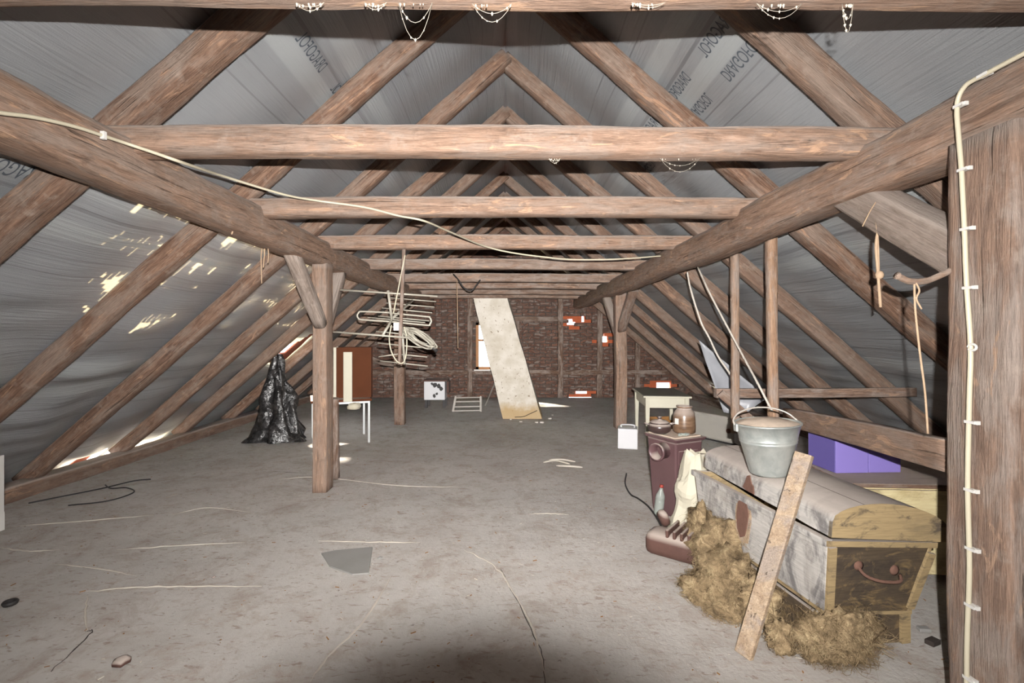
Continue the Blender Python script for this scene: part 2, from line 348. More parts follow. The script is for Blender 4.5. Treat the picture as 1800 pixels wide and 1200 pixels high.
# long raised cracks in the screed
def floor_crack(px, wd=0.010, hgt=0.009, mat='straw_bit'):
    pts = spline([F(x, y, 0.0) for x, y in px], 10); m = MB()
    rs = [wd*(0.35+0.65*abs(noise.noise(Vector((i*.37, px[0][0], 0))))+0.15)*min(1, (i+1)/6, (len(pts)-i)/6) for i in range(len(pts))]
    pts = [p+Vector((noise.noise(Vector((i*.5, px[0][1], 2)))*.012, noise.noise(Vector((i*.5, px[0][1], 5)))*.012, 0)) for i, p in enumerate(pts)]
    m.tube(pts, [max(r, .0015) for r in rs], 6)
    for v in m.v: v.z = max(-0.004, v.z*0.6)
    return m.build('crack_edge', M[mat], floor, True)
for c in ([(300,905),(365,892),(440,900)], [(205,966),(320,958),(430,953)], [(0,962),(50,968),(105,966)], [(560,950),(640,952),(740,953)], [(90,990),(180,1000),(240,1012)],
          [(150,1040),(230,1032),(330,1030),(460,1030)], [(815,965),(870,995),(905,1045),(935,1100),(960,1190)], [(490,842),(545,838),(600,842),(700,853),(810,856)],
          [(20,925),(150,915),(270,905)], [(290,875),(318,866)], [(930,903),(965,902),(1000,904)], [(545,1198),(580,1150),(640,1090),(690,1010)], [(152,1110),(150,1075),(155,1045)]):
    floor_crack(c, 0.009)
for c in ([(150,1110),(160,1112),(90,1180)], [(480,828),(540,832)], [(880,1000),(945,1130),(958,1200)]): floor_crack(c, 0.004, mat='ridge_dark')

def sag(side, s, y):
    t = ((y-RY0)/RSP) % 1.0; bay = math.floor((y-RY0)/RSP)
    a = sin(pi*t)**2*(0.035+0.03*noise.noise(Vector((bay*3.3, side*5, s*0.6))))
    low = max(0.0, min(1.0, (s-2.6)/2.0)); a += sin(pi*t)*low*(0.028*sin(s*9+3*noise.noise(Vector((y*1.2, s*1.4, side))))+0.012*sin(s*23+bay+2*noise.noise(Vector((y*2, s*2, 4)))))*(1.0 if side < 0 else 0.6)
    return max(-0.02, a+0.006*noise.noise(Vector((y*2.5, s*5, side*3))))
def S(side, s, y, off=0.0):                                     # a point on the membrane; off = towards the room
    q = sag(side, s, y)+off
    return Vector((side*(s*CA-q*SA), y, ZR-s*SA-q*CA))
def opening(side, s, y):
    if side < 0:
        if 6.80 < y < 7.62 and 4.02+0.10*sin(y*9) < s < 4.48: return True
        if 5.02 < y < 5.42 and s > 5.83: return True
        if 5.62 < y < 6.45 and s > 5.93: return True
    else:
        if 9.1 < y < 9.85 and 5.45 < s < 5.50: return True
        if 9.1 < y < 9.85 and 5.62 < s < 5.68: return True
    return False
for side, nm in ((-1, 'ceiling_left'), (1, 'ceiling_right')):
    root = bpy.data.objects.new(nm, None); COL.objects.link(root); ORG[nm] = Vector((0,0,0))
    tag(root, 'grey underlay membrane over the %s roof slope between the rafters' % ('left' if side < 0 else 'right'), kind='structure')
    for bi, (s0, s1) in enumerate(((0.0, 1.62), (1.58, 3.10), (3.06, 4.62), (4.58, 6.08))):
        n_s = int((s1-s0)/0.05); n_y = int((Y1-Y0)/0.085); vs = []; fs = []; uvs = []
        for i in range(n_s+1):
            for j in range(n_y+1):
                s = s0+(s1-s0)*i/n_s; y = Y0+(Y1-Y0)*j/n_y
                vs.append(S(side, s, y, -0.005*(bi % 2))); uvs.append((y, s))
        for i in range(n_s):
            for j in range(n_y):
                if opening(side, s0+(s1-s0)*(i+.5)/n_s, Y0+(Y1-Y0)*(j+.5)/n_y): continue
                a = i*(n_y+1)+j; fs.append((a, a+1, a+n_y+2, a+n_y+1))
        me = bpy.data.meshes.new('membrane_strip'); me.from_pydata(vs, [], fs); me.update(); ul = me.uv_layers.new(name='UVMap')
        for lp in me.loops: ul.data[lp.index].uv = uvs[lp.vertex_index]
        link('membrane_strip', me, M['membrane'], root, Vector((0,0,0)), True)
    # printed words, seen mirrored through the film
    def word(s0, y0, sy, up, hgt=0.078, length=0.345, txt='DRAGOFOL'):
        cu = bpy.data.curves.new('w', 'FONT'); cu.body = txt; to = bpy.data.objects.new('w', cu); COL.objects.link(to)
        bpy.context.view_layer.update()
        me = bpy.data.meshes.new_from_object(to); bpy.data.objects.remove(to); bpy.data.curves.remove(cu)
        X = max(v.co.x for v in me.vertices); Yh = max(v.co.y for v in me.vertices)
        for v in me.vertices: v.co = S(side, s0+up*(v.co.y/Yh-.5)*hgt, y0+sy*v.co.x/X*length, 0.004)
        me.name = 'printed_word'; link('printed_word', me, M['print_ink'], root, Vector((0,0,0)), False)
    for q in range(-1, 4):
        if side > 0:
            word(1.51, 2.46+0.585*q, 1, -1); word(1.70, 2.82+0.585*q, -1, 1)
        else:
            word(1.49, 2.98+0.585*q, -1, -1)
            if q < 1: word(2.86, 2.30+0.70*q, -1, 1, 0.085, 0.34)

# roof covering outside the membrane: courses of tiles, slipped tiles on the sunny left side let thin light through
plain('roof_tile', srgb(150, 82, 58), 0.9, var=0.4)
random.seed(77)
for side in (-1, 1):
    root = bpy.data.objects['ceiling_left' if side < 0 else 'ceiling_right']; tm = MB(); n_ = Vector((side*SA, 0, CA)); OFF = .11
    def tp_(s_, y): return Vector((side*s_*CA, y, ZR-s_*SA))+n_*OFF
    def tile(s0, s1, y0, y1):
        if s1-s0 < .004: return
        a = [tp_(s0, y0), tp_(s0, y1), tp_(s1, y1), tp_(s1, y0)]; b_ = [p+n_*.02 for p in a]
        tm.add(a+b_, [(0,1,2,3),(7,6,5,4),(0,4,5,1),(1,5,6,2),(2,6,7,3),(3,7,4,0)])
    rows = [i*.33 for i in range(19)]
    for s0 in rows:
        s1 = s0+.33
        if side > 0 or s0 > 5.2:
            if s0 > 5.2 and side < 0:
                y = Y0-.2
                while y < Y1+.2:
                    tile(s0, s1 if not opening(side, 5.95, y+.05) else 5.80, y, y+.1); y += .1
            elif s0 > 5.2:
                y = Y0-.2
                while y < Y1+.2: tile(s0, s1 if not 9.0 < y < 9.9 else s0+.17, y, y+.1); y += .1
            else: tile(s0, s1, Y0-.2, Y1+.2)
            continue
        y = Y0-.2
        while y < Y1+.2:
            st_ = .05 if not 2.9 < y < 6.7 else .02; ym = y+st_/2; sa = s0
            if 6.80 < ym < 7.75 and s1 > 3.95 and s0 < 4.55:
                tile(s0, max(s0, min(s1, 3.97)), y, y+st_); tile(max(s0, 4.50), s1, y, y+st_)
            elif 2.9 < ym < 6.7 and 2.6 < s0 < 3.8:
                q = noise.noise(Vector((ym*1.9, s0*2.1, 5)))+.5*noise.noise(Vector((ym*7, s0*3, 1)))+(.12 if s0 < 3.2 else -.12)
                g = max(0.0, q+.20)*.42*random.uniform(.0, 1.2)*(random.random() > .22)
                if 5.6 < ym < 6.5 and s0 > 2.6: g = max(g, .06*random.random())
                o1 = random.uniform(0, .12); tile(s0, s0+o1, y, y+st_); tile(s0+o1+min(g, .19), s1, y, y+st_)
            else: tile(s0, s1, y, y+st_)
            y += st_
    if side < 0: tm.box((0, (Y0+Y1)/2, ZR+.16), (.5, Y1-Y0+.4, .03))
    tag(tm.build('roof_covering_%s' % ('left' if side < 0 else 'right'), M['roof_tile'], loc=(0,0,0)), 'tile covering outside the %s roof slope' % ('left' if side < 0 else 'right'), kind='structure')
# rafters: pairs of hewn timbers on both slopes
for kf in range(-2, 10):
    y = RY0+RSP*kf+0.03*sin(kf*2.3)
    for side in (-1, 1):
        jit = 0.01*sin(kf*1.7+side); zr = 3.90+jit
        p0 = Vector((side*-0.015, y+side*0.02, zr)); xe = 4.36; p1 = Vector((side*xe, y+0.03*sin(kf+side), zr-SL*xe+0.02))
        if kf >= 0:
            wd_ = ORD[kf] if kf < 11 else 'far'
            lab = '%s %sroof rafter on the %s slope' % (wd_, '' if kf == 0 else 'from the camera, ', 'left' if side < 0 else 'right')
            lab = ('roof rafter nearest the camera on the %s slope' if kf == 0 else wd_+' roof rafter from the camera on the %s slope') % ('left' if side < 0 else 'right')
        else:
            lab = 'roof rafter behind the camera on the %s slope, %s' % ('left' if side < 0 else 'right', 'closer one' if kf == -1 else 'farther one')
        timber('rafter', p0, p1, 0.12+0.012*sin(kf*3+side), 0.138, 'timber_red', lab, 'rafter', 'roof rafters', up=(side*SA, 0, CA), seed=kf*2+side, wane=0.3, rough=0.06)
# purlins
timber('purlin', (-1.72, Y0+.1, 2.155), (-1.72, YG, 2.155), 0.23, 0.22, 'timber_pale', 'long hewn purlin running under the left rafters with a cable along it', 'beam', 'purlins', seed=21, wane=0.38, rough=0.05)
timber('purlin', (1.66, Y0+.1, 2.13), (1.66, YG, 2.13), 0.23, 0.22, 'timber_pale', 'long hewn purlin running under the right rafters above the tall post', 'beam', 'purlins', seed=37, wane=0.38, rough=0.05)
# collar ties across
tied = [1.17, 2.20, 3.34, 4.58, 5.95, 7.35, 8.45, 9.55, 10.6]
for i, d in enumerate(tied):
    lab = ('horizontal tie beam nearest the camera, along the top edge of the picture' if i == 0 else '%s horizontal tie beam from the camera across the attic' % ORD[i])
    timber('tie_beam', (-1.80, d, 2.258), (1.78, d+0.03*sin(i*2), 2.252), 0.125, 0.128, 'timber_pale' if i < 4 else 'timber', lab, 'beam', 'tie beams', seed=50+i*3, wane=0.42, rough=0.05, bow=-0.008)
# eave sills
timber('eave_sill', (-4.26, Y0+.1, 0.05), (-4.22, YG, 0.05), 0.18, 0.15, 'timber_red', 'reddish eave sill beam lying along the left edge of the floor', 'beam', 'eave sills', seed=71, wane=0.3)
timber('eave_sill', (4.26, Y0+.1, 0.05), (4.22, YG, 0.05), 0.18, 0.15, 'timber_dark', 'dark eave sill beam lying along the right edge of the floor', 'beam', 'eave sills', seed=73, wane=0.3)

# brick gable with timber frame, window, broken-out holes
wall = bpy.data.objects.new('wall_back', None); COL.objects.link(wall); ORG['wall_back'] = Vector((0,0,0))
tag(wall, 'old brick gable wall with dark timber framing and broken-out bricks', kind='structure')
BW, BH = 0.262, 0.077
WX0, WX1, WZ0, WZ1 = -0.66, 0.16, 0.64, 1.70
def G(x, y): p = P(x, y, YG); return (p.x, p.z)
holes = [(G(1004,565), .12, .10), (G(1024,561), .07, .10), (G(1012,574), .06, .04), (G(1063,596), .16, .13), (G(1024,692), .22, .065), (G(1168,678), .30, .10), (G(1040,625), .03, .03)]
random.seed(5); cells = []
for r in range(int(3.95/BH)):
    z = BH*(r+.5); xm = (ZR-z)/SL-0.02
    c0 = int(-xm/BW)-1
    for c in range(c0, -c0+1):
        x = (c+(0.5 if r % 2 else 0.0))*BW
        if abs(x) > xm: continue
        if WX0-.10 < x < WX1+.10 and WZ0-.04 < z < WZ1+.04: continue
        if any(((x-h[0][0])/(h[1]+.05))**2+((z-h[0][1])/(h[2]+.02))**2 < 1 for h in holes): continue
        cells.append((x, z))
cells.sort(key=lambda c: ((c[0]-0.1)/1.5)**2+((c[1]-1.2)/1.0)**2)
def brick_mesh(k_):
    m = MB(); m.box((0, .055, 0), (.248-.006*(k_ % 3), .11, .064-.003*(k_ % 2)))
    for v in m.v: v += Vector((random.uniform(-.004, .004), random.uniform(-.006, .004), random.uniform(-.003, .003)))
    me = bpy.data.meshes.new('brick'); me.from_pydata(m.v, [], m.f); me.update(); me.materials.append(M['brick']); return me
bms = [brick_mesh(i) for i in range(8)]
for i, (x, z) in enumerate(cells[:300]):
    o = bpy.data.objects.new('brick', bms[i*5 % 8]); COL.objects.link(o); o.parent = wall; o.location = (x, YG+random.uniform(-.006, .008), z)
mb = MB(); mo = MB()
for i, (x, z) in enumerate(cells):
    if i >= 300: mb.box((x, YG+.055+random.uniform(-.006, .008), z), (.247, .11, .063))
    mo.box((x, YG+.062, z), (BW+.004, .10, BH+.002))
tag(mb.build('brick_courses', M['brick'], wall), kind='stuff'); mo.build('mortar', M['mortar'], wall)
ol = MB(); g_ = 0.066                                     # outer leaf of the wall, with ragged smaller holes
for iz in range(int(3.98/g_)+1):
    z = g_*(iz+.5); run = None; xm = (ZR-z)/SL
    for ix in range(-70, 71):
        x = ix*g_; ok = abs(x) < xm and not (WX0-.02 < x < WX1+.02 and WZ0-.02 < z < WZ1+.02)
        for (hx, hz_), ha, hb in holes:
            if ((x-hx-.02)/(ha*.62))**2+((z-hz_)/(hb*.72))**2 < 1+.9*noise.noise(Vector((x*14, z*14, 2))): ok = False
        if ok and run is None: run = x
        if (not ok or ix == 70) and run is not None:
            ol.box(((run+x-g_)/2, YG+.19, z), (x-run, .13, g_+.001)); run = None
ol.build('outer_leaf', M['brick_outer'], wall)
rv = MB()                                                 # masonry reveal round the window
for xa, xb, za, zb_ in ((WX0-.30, WX0+.004, WZ0-.1, WZ1+.12), (WX1-.004, WX1+.30, WZ0-.1, WZ1+.12), (WX0-.3, WX1+.3, WZ1-.004, WZ1+.14), (WX0-.3, WX1+.3, WZ0-.12, WZ0+.004)):
    rv.box(((xa+xb)/2, YG+.07, (za+zb_)/2), (xb-xa, .11, zb_-za))
rv.build('window_reveal', M['mortar'], wall)
gt = []
for px in (-2.42, -0.80, 1.24, 2.13, 2.98, -3.4): gt.append(((px, YG+.01, 0), (px+.01, YG+.01, min(2.5, ZR-SL*abs(px)-.1))))
for z in (0.57, 2.42): gt.append((((-3.75 if z < 1 else -1.7), YG+.012, z), ((3.75 if z < 1 else 1.7), YG+.012, z+.01)))
gt += [((-0.8, YG+.012, 1.78), (1.24, YG+.012, 1.78)), ((0.26, YG+.012, .6), (0.26, YG+.012, 1.75)), ((-2.42, YG+.01, .65), (-3.3, YG+.01, 1.0))]
for i, (a, b) in enumerate(gt): timber('frame_timber', a, b, 0.12, 0.11, 'gable_timber', seed=90+i, parent=wall, wane=.2, step=.2)
# window in the gable
win = bpy.data.objects.new('window_1', None); COL.objects.link(win); win.location = (-.25, YG, WZ0); ORG['window_1'] = Vector((-.25, YG, WZ0))
tag(win, 'small gable window with wooden frame half hidden by the leaning flue', kind='structure')
m = MB(); yc = YG+.03
m.box((WX0+.03, yc, (WZ0+WZ1)/2), (.06, .09, WZ1-WZ0)); m.box((WX1-.03, yc, (WZ0+WZ1)/2), (.06, .09, WZ1-WZ0)); m.box(((WX0+WX1)/2, yc, WZ1-.03), (WX1-WX0, .09, .06)); m.box(((WX0+WX1)/2, yc, WZ0+.03), (WX1-WX0, .09, .06))
m.build('window_frame', M['window_wood'], win)
m = MB(); m.box(((WX0+WX1)/2, yc, 1.30), (WX1-WX0-.12, .05, .045)); m.build('transom', M['window_wood'], win)
m = MB(); m.box(((WX0+WX1)/2, yc, (WZ0+1.30)/2), (.04, .05, 1.28-WZ0-.06)); m.build('mullion', M['window_wood'], win)
for x0, x1, z0, z1 in ((WX0+.06, -.27, WZ0+.06, 1.278), (-.23, WX1-.06, WZ0+.06, 1.278), (WX0+.06, WX1-.06, 1.322, WZ1-.06)):
    m = MB(); m.box(((x0+x1)/2, yc, (z0+z1)/2), (x1-x0, .004, z1-z0)); m.build('pane', M['pane_glass'], win)
m = MB(); m.box(((WX0+WX1)/2, YG-.03, WZ0-.012), (WX1-WX0+.08, .12, .028)); m.build('window_sill', M['clip_white'], win)
# gable behind the camera
m = MB(); zt = ZR
m.add([(-4.7, Y0, 0), (4.7, Y0, 0), (4.7, Y0, .1), (0, Y0, zt), (-4.7, Y0, .1)], [(0,1,2,3,4)]); m.add([(-4.7, Y0-.12, 0), (4.7, Y0-.12, 0), (4.7, Y0-.12, .1), (0, Y0-.12, zt), (-4.7, Y0-.12, .1)], [(4,3,2,1,0)])
tag(m.build('wall_front', M['mortar'], loc=(0, Y0, 0)), 'plain gable wall behind the camera', kind='structure')

# ------------------------------------------------------------------ posts and braces
def post(x, d, wx, wy, mat, label, z1=2.06, seed=0):
    r = thing('timber_post', label, 'post', (x, d, 0), 'roof posts')
    timber('shaft', (x, d, -.01), (x, d, z1), wx, wy, mat, seed=seed, parent=r, wane=.18, rough=.035, up=(1,0,0)) if False else None
    p = timber('shaft', (x, d, -.01), (x, d, z1), wy, wx, mat, seed=seed, parent=r, wane=.18, rough=.035)
    return r
pl = post(-1.665, 4.52, .19, .13, 'timber_pale', 'tall square post standing nearest on the left of the floor', 2.06, 101)
timber('brace', P(512, 440, 3.95), (-1.655, 4.44, 1.50), .11, .11, 'timber_grey', seed=103, parent=pl, wane=.5)
timber('brace', (-1.70, 5.10, 2.06), (-1.68, 4.58, 1.45), .12, .10, 'timber_grey', seed=105, parent=pl, wane=.3)
p2 = post(-1.68, 7.9, .17, .16, 'timber_red', 'slim post in the rear left behind the hanging aerial', 2.06, 107)
timber('brace', (-1.69, 7.2, 2.06), (-1.69, 7.85, 1.5), .10, .09, 'timber_dark', seed=108, parent=p2)
p3 = post(1.765, 7.6, .19, .17, 'timber_pale', 'round-edged post in the rear right behind the small white box', 2.05, 109)
timber('brace', (1.83, 7.05, 2.06), (1.77, 7.56, 1.48), .13, .11, 'timber_dark', seed=111, parent=p3, wane=.4)
timber('brace', (1.66, 8.2, 2.06), (1.74, 7.66, 1.45), .12, .10, 'timber_grey', seed=113, parent=p3, wane=.3)
p4 = post(1.615, 1.58, .23, .21, 'timber', 'large tall post at the right edge with a cable clipped to it', 2.05, 115)
timber('brace', P(1470, 325, 2.46)+Vector((.03, 0, 0)), (1.64, 1.66, 1.62), .14, .15, 'timber_grey', seed=117, parent=p4, wane=.25)
timber('brace', (1.70, 1.02, 2.02), (1.66, 1.50, 1.58), .12, .13, 'timber_red', seed=119, parent=p4, wane=.25)
# cable on the tall post
c = thing('clipped_cable', 'cream cable clipped down the tall right post', 'cable', (1.49, 1.6, 0))
xf = 1.482
def onface(x, y, X=xf): d = X*FPX/(x-VX); return P(x, y, d)
cp = [onface(x, y) for x, y in ((1830,78),(1800,94),(1760,115),(1725,134),(1700,148),(1686,168),(1682,195),(1686,250),(1690,300),(1695,400),(1699,500),(1706,610),(1704,700),(1701,850),(1704,1000),(1700,1120),(1699,1230))]
MB().tube(spline(cp, 6), 0.0075, 8).build('sheath', M['cable_cream'], c, True)
for x, y in ((1725,134),(1683,187),(1690,299),(1695,403),(1699,506),(1703,741),(1702,860),(1704,963),(1703,1062),(1700,1190)):
    p = onface(x, y); m = MB(); m.box(p+Vector((0.002, -.008, 0)), (.020, .034, .009)); m.box(p+Vector((.006, -.022, 0)), (.012, .010, .012)); m.build('clip', M['clip_white'], c)
p = onface(1707, 610); m = MB(); m.tube([p+Vector((-.004, -.008+.014*cos(a), .010*sin(a))) for a in [i*pi/6 for i in range(12)]], .004, 6); m.build('clip', M['clip_white'], c)
# bent branch with string
b = spline([P(1576,484,1.66), P(1598,494,1.67), P(1625,494,1.68), P(1650,485,1.69), P(1678,472,1.69)], 6)
tag(MB().tube(b, [.013]+[.011]*(len(b)-2)+[.009], 8).build('bent_branch', M['pole_wood'], None, True), 'bent bare branch fixed like a hook to the tall right post', 'branch')
m = MB(); m.tube(spline([P(1607,490,1.67), P(1609,545,1.67), P(1617,620,1.67), P(1626,690,1.67), P(1631,762,1.67)], 6), .0035, 6); m.tube(spline([P(1607,492,1.67), P(1616,510,1.66), P(1611,525,1.66), P(1620,543,1.66)], 5), .003, 6)
tag(m.build('hanging_string', M['string_tan'], None, True), 'thin string dangling from the bent branch beside the tall post', 'string')
m = MB(); m.tube(spline([P(1531,318,2.2), P(1536,360,2.15), P(1541,395,2.12), P(1543,420,2.12), P(1545,480,2.12)], 6), .004, 6); m.tube(spline([P(1545,400,2.12), P(1540,430,2.12), P(1543,475,2.12), P(1548,540,2.12)], 6), .006, 6)
m.lathe([(.001,-.02),(.014,-.012),(.017,0),(.013,.012),(.001,.02)], P(1546,483,2.12), 10); m.tube(spline([P(1543,350,2.13), P(1530,370,2.1), P(1516,398,2.1)], 5), .0025, 5)
tag(m.build('knotted_rope', M['string_tan'], None, True), 'short knotted rope hanging from the right purlin near the brace', 'rope')

# ------------------------------------------------------------------ cables, cords and strings overhead
xp = -1.568
def onp(x, y): d = xp*FPX/(x-VX); return P(x, y, d)
pts = [onp(-40,188), onp(0,198), onp(60,206), onp(130,222), onp(180,238), P(225,253,2.04), P(270,268,2.08), P(310,282,2.12), P(348,295,2.3), P(400,312,2.65), P(500,342,3.0), P(560,353,3.2), P(640,364,3.26), P(700,379,3.26), P(745,388,3.27), P(790,407,3.7), P(850,432,4.34), P(900,444,4.5), P(960,452,4.6), P(1010,456,4.7), P(1090,455,4.75), P(1170,449,4.9)]
lc = thing('loose_cable', 'pale cable drooping from the left purlin across to the right purlin', 'cable', (-1.6, 2.0, 2.1))
MB().tube(spline(pts, 6), 0.007, 8).build('sheath', M['cable_cream'], lc, True)
p = onp(180, 238); m = MB(); m.box(p+Vector((.004, 0, 0)), (.016, .014, .03)); m.build('clip', M['clip_white'], lc)
MB().tube(spline([P(1208,478,4.62), P(1214,508,4.55), P(1232,565,4.45), P(1246,592,4.4), P(1263,627,4.3), P(1284,658,4.2), P(1297,682,4.12)], 6), .008, 6)
for nm, lab, pp, r in (('clothes_line', 'slack pale cord hanging left of the two thin poles on the right', [P(1208,478,4.62), P(1214,508,4.55), P(1232,565,4.45), P(1246,592,4.4), P(1263,627,4.3), P(1284,658,4.2), P(1299,686,4.05)], .009),
                      ('clothes_line', 'taut pale cord crossing in front of the two thin poles', [P(1226,468,4.4), P(1250,520,4.1), P(1295,605,3.8), P(1330,670,3.5), P(1357,722,3.38)], .008)):
    tag(MB().tube(spline(pp, 6), r, 6).build(nm, M['cord_white'], None, True), lab, 'cord', 'cords on the right')
tag(MB().tube(spline([P(797,482,7.05), P(806,492,6.95), P(815,505,6.95), P(828,511,6.95), P(838,500,6.95), P(844,492,7.0)], 6), .010, 6).build('cable_loop', M['cable_black'], None, True), 'short black cable loop hanging from a rear tie beam', 'cable')
tag(MB().tube([P(803,490,6.96), P(804,550,6.96), P(805,612,6.96)], .006, 6).build('hanging_string', M['string_tan'], None, True), 'straight thin string hanging in front of the brick wall', 'string')
m = MB()
for a in ([(466,425),(465,445),(463,470)], [(470,428),(472,446),(471,462)], [(461,430),(459,452),(460,498)]): m.tube(spline([P(x, y, 3.65) for x, y in a], 4), .004, 5)
tag(m.build('frayed_string', M['string_tan'], None, True), 'frayed string ends hanging under the left purlin', 'string')
m = MB(); m.tube(spline([P(409,392,3.05), P(410,402,3.05), P(407,412,3.05)], 4), .005, 5); tag(m.build('string_stub', M['string_tan'], None, True), 'tiny string stub under the left purlin', 'string')

# cobwebs under the beams
random.seed(11)
def cobweb(x0, y0, d, span, drop, lab, n=5):
    m = MB(); a = P(x0, y0, d); b = P(x0+span, y0, d)
    for k_ in range(2):
        dr = drop/FPX*d*(.6+.5*k_); pts = [a.lerp(b, t)+Vector((0, 0, -dr*4*t*(1-t))) for t in [i/8 for i in range(9)]]
        m.tube(pts, .0005, 4)
        for i in range(n):
            q = pts[random.randint(1, 7)]; s_ = random.uniform(.0012, .0036); m.lathe([(.0006, -s_*1.4), (s_, 0), (.0008, s_*1.2)], q, 6)
    for i in range(n):
        t = random.random(); q = a.lerp(b, t); s_ = random.uniform(.0012, .0035); m.lathe([(.0006, -s_*2), (s_, 0), (.0008, s_)], q+Vector((0,0,-.004)), 6)
    tag(m.build('cobweb', M['web'], None, True), lab, 'cobweb', 'cobwebs under the tie beams')
for x0, y0, d, sp, dr, lb in ((520,4,1.12,50,14,'dusty cobweb on the nearest tie beam, leftmost one'), (640,4,1.12,40,12,'dusty cobweb on the nearest tie beam left of the ridge'), (700,4,1.12,60,60,'long dusty cobweb strand below the nearest tie beam left of the ridge'), (830,6,1.12,70,30,'looping cobweb under the nearest tie beam at the ridge'),
                              (1110,4,1.12,60,9,'small dusty cobweb on the nearest tie beam right of the ridge'), (1330,6,1.12,80,24,'looping cobweb under the nearest tie beam above the right rafter'), (1480,6,1.12,20,46,'cobweb strand hanging at the right of the nearest tie beam'),
                              (965,278,2.18,20,8,'small cobweb under the second tie beam near the middle'), (1160,278,2.18,70,22,'hanging cobweb threads under the second tie beam at right')):
    cobweb(x0, y0, d, sp, dr, lb)

# ------------------------------------------------------------------ right side: thin poles, rails, panel
timber('thin_pole', P(1292, 760, 4.0), P(1291, 440, 4.0), .062, .062, 'pole_wood', 'thin round pole standing on the right, farther of two', 'pole', 'thin poles', seed=131, wane=.55, rough=.06)
timber('thin_pole', (1.90, 3.50, 0.0), (1.81, 3.38, 2.36), .066, .066, 'pole_wood', 'taller thin round pole on the right, passing behind the purlin', 'pole', 'thin poles', seed=133, wane=.55, rough=.06)
timber('cross_rail', P(1257, 691, 4.15), P(1606, 688, 4.15), .06, .075, 'timber', 'horizontal brown rail between the thin poles and a rafter', 'rail', seed=135, wane=.15)
timber('diagonal_strut', P(1266, 690, 4.08), P(1364, 775, 3.95), .05, .065, 'timber_red', 'orange-brown diagonal strut below the horizontal rail', 'strut', seed=137, wane=.15)
timber('low_rail', P(1384, 733, 3.45), (1.66, 1.80, .955), .06, .12, 'timber_pale', 'sloping plank rail from the thin pole to the tall post', 'rail', seed=139, wane=.12, rough=.03)
# loose grey sheet leaning on the right rafters
m = MB(); nu, nv = 10, 14
cA, cB, cC, cD = P(1228,598,5.15), P(1352,700,5.05), P(1306,730,5.15), P(1272,724,5.25)
for i in range(nu+1):
    for j in range(nv+1):
        u, v = i/nu, j/nv; p = (cA.lerp(cB, u)).lerp(cD.lerp(cC, u), v); p = p+Vector((0, 0.10*sin(pi*v)*sin(pi*u*.9)+.02*noise.noise(p*5), .02*noise.noise(p*4)))
        m.v.append(p)
for i in range(nu):
    for j in range(nv): a = i*(nv+1)+j; m.f.append([a, a+1, a+nv+2, a+nv+1])
o = tag(m.build('loose_sheet', M['sheet_grey'], None, True), 'loose grey sheet sagging from the right rafters behind the poles', 'sheet'); sm = o.modifiers.new('t', 'SOLIDIFY'); sm.thickness = .006

# ------------------------------------------------------------------ leaning plastered flue
bl, br = F(884, 736), F(953, 736); tl, tr = P(832, 524, 8.55), P(892, 524, 8.55)
m = MB(); nl = 16; T = .34
for i in range(nl+1):
    t = i/nl; a = bl.lerp(tl, t); b_ = br.lerp(tr, t)
    for q in (a, a.lerp(b_, .33), a.lerp(b_, .66), b_, b_+Vector((.03, T, 0)), a+Vector((.03, T, 0))):
        m.v.append(q+Vector((.012*noise.noise(q*3), .010*noise.noise(q*4+Vector((3,3,3))), 0)))
for i in range(nl):
    for j in range(6): a = i*6+j; c_ = i*6+(j+1) % 6; m.f.append([a, c_, c_+6, a+6])
m.f.append([0,1,2,3,4,5][::-1]); m.f.append([nl*6+j for j in range(6)])
fl = thing('leaning_flue', 'slanting flue of pitted pale plaster standing before the gable window', 'flue', (F(918,736).x, F(918,736).y, 0))
m.build('plaster_shaft', M['flue_plaster'], fl)
m = MB()
for i in range(9):
    t = i/8; m.add([], [])
cr = [F(944, 738)+Vector((0,-.012,.16)), F(930, 738)+Vector((0,-.012,.10)), F(920,738)+Vector((0,-.012,.06)), F(905,738)+Vector((0,-.012,.05))]
m.tube(spline(cr, 5), .006, 6); m.build('crack', M['ridge_dark'], fl, True)
random.seed(3)
for i in range(26):
    p = F(random.uniform(870,985), random.uniform(728,745)); s_ = random.uniform(.012,.035)
    if i < 10:
        mm = MB(); mm.box((p.x, p.y, s_*.35), (s_*2, s_*1.4, s_*.8), RZ(random.random()*3), s_*.2)
        tag(mm.build('plaster_lump', M['plaster_crumb']), 'crumbled plaster lump on the floor at the foot of the flue', 'rubble', 'plaster lumps by the flue')

# ------------------------------------------------------------------ things before the gable
# enamel range
o0 = P(763, 717, 9.6); o0.z = 0; st = thing('enamel_range', 'small white enamel range with black chipped patches before the brick wall', 'stove', o0)
x0, x1 = P(745,700,9.6).x, P(782,700,9.6).x; zb, zt_ = P(0,703,9.6).z, P(0,670,9.6).z
m = MB(); m.box(((x0+x1)/2, 9.8, (zb+zt_)/2), (x1-x0, .4, zt_-zb), None, .015); m.build('body', M['white_plastic'], st)
m = MB(); m.box(((x0+x1)/2+.02, 9.81, zt_+.012), (x1-x0+.05, .44, .025)); m.box((x1+.05, 9.8, zt_-.12), (.04, .3, .22)); m.build('top_plate', M['cast_iron'], st)
for sx in (x0+.04, x1-.02):
    for dy in (9.64, 9.96): m = MB(); m.bar((sx, dy, 0), (sx, dy, zb+.01), .05, .05); m.build('leg', M['cable_black'], st)
random.seed(8)
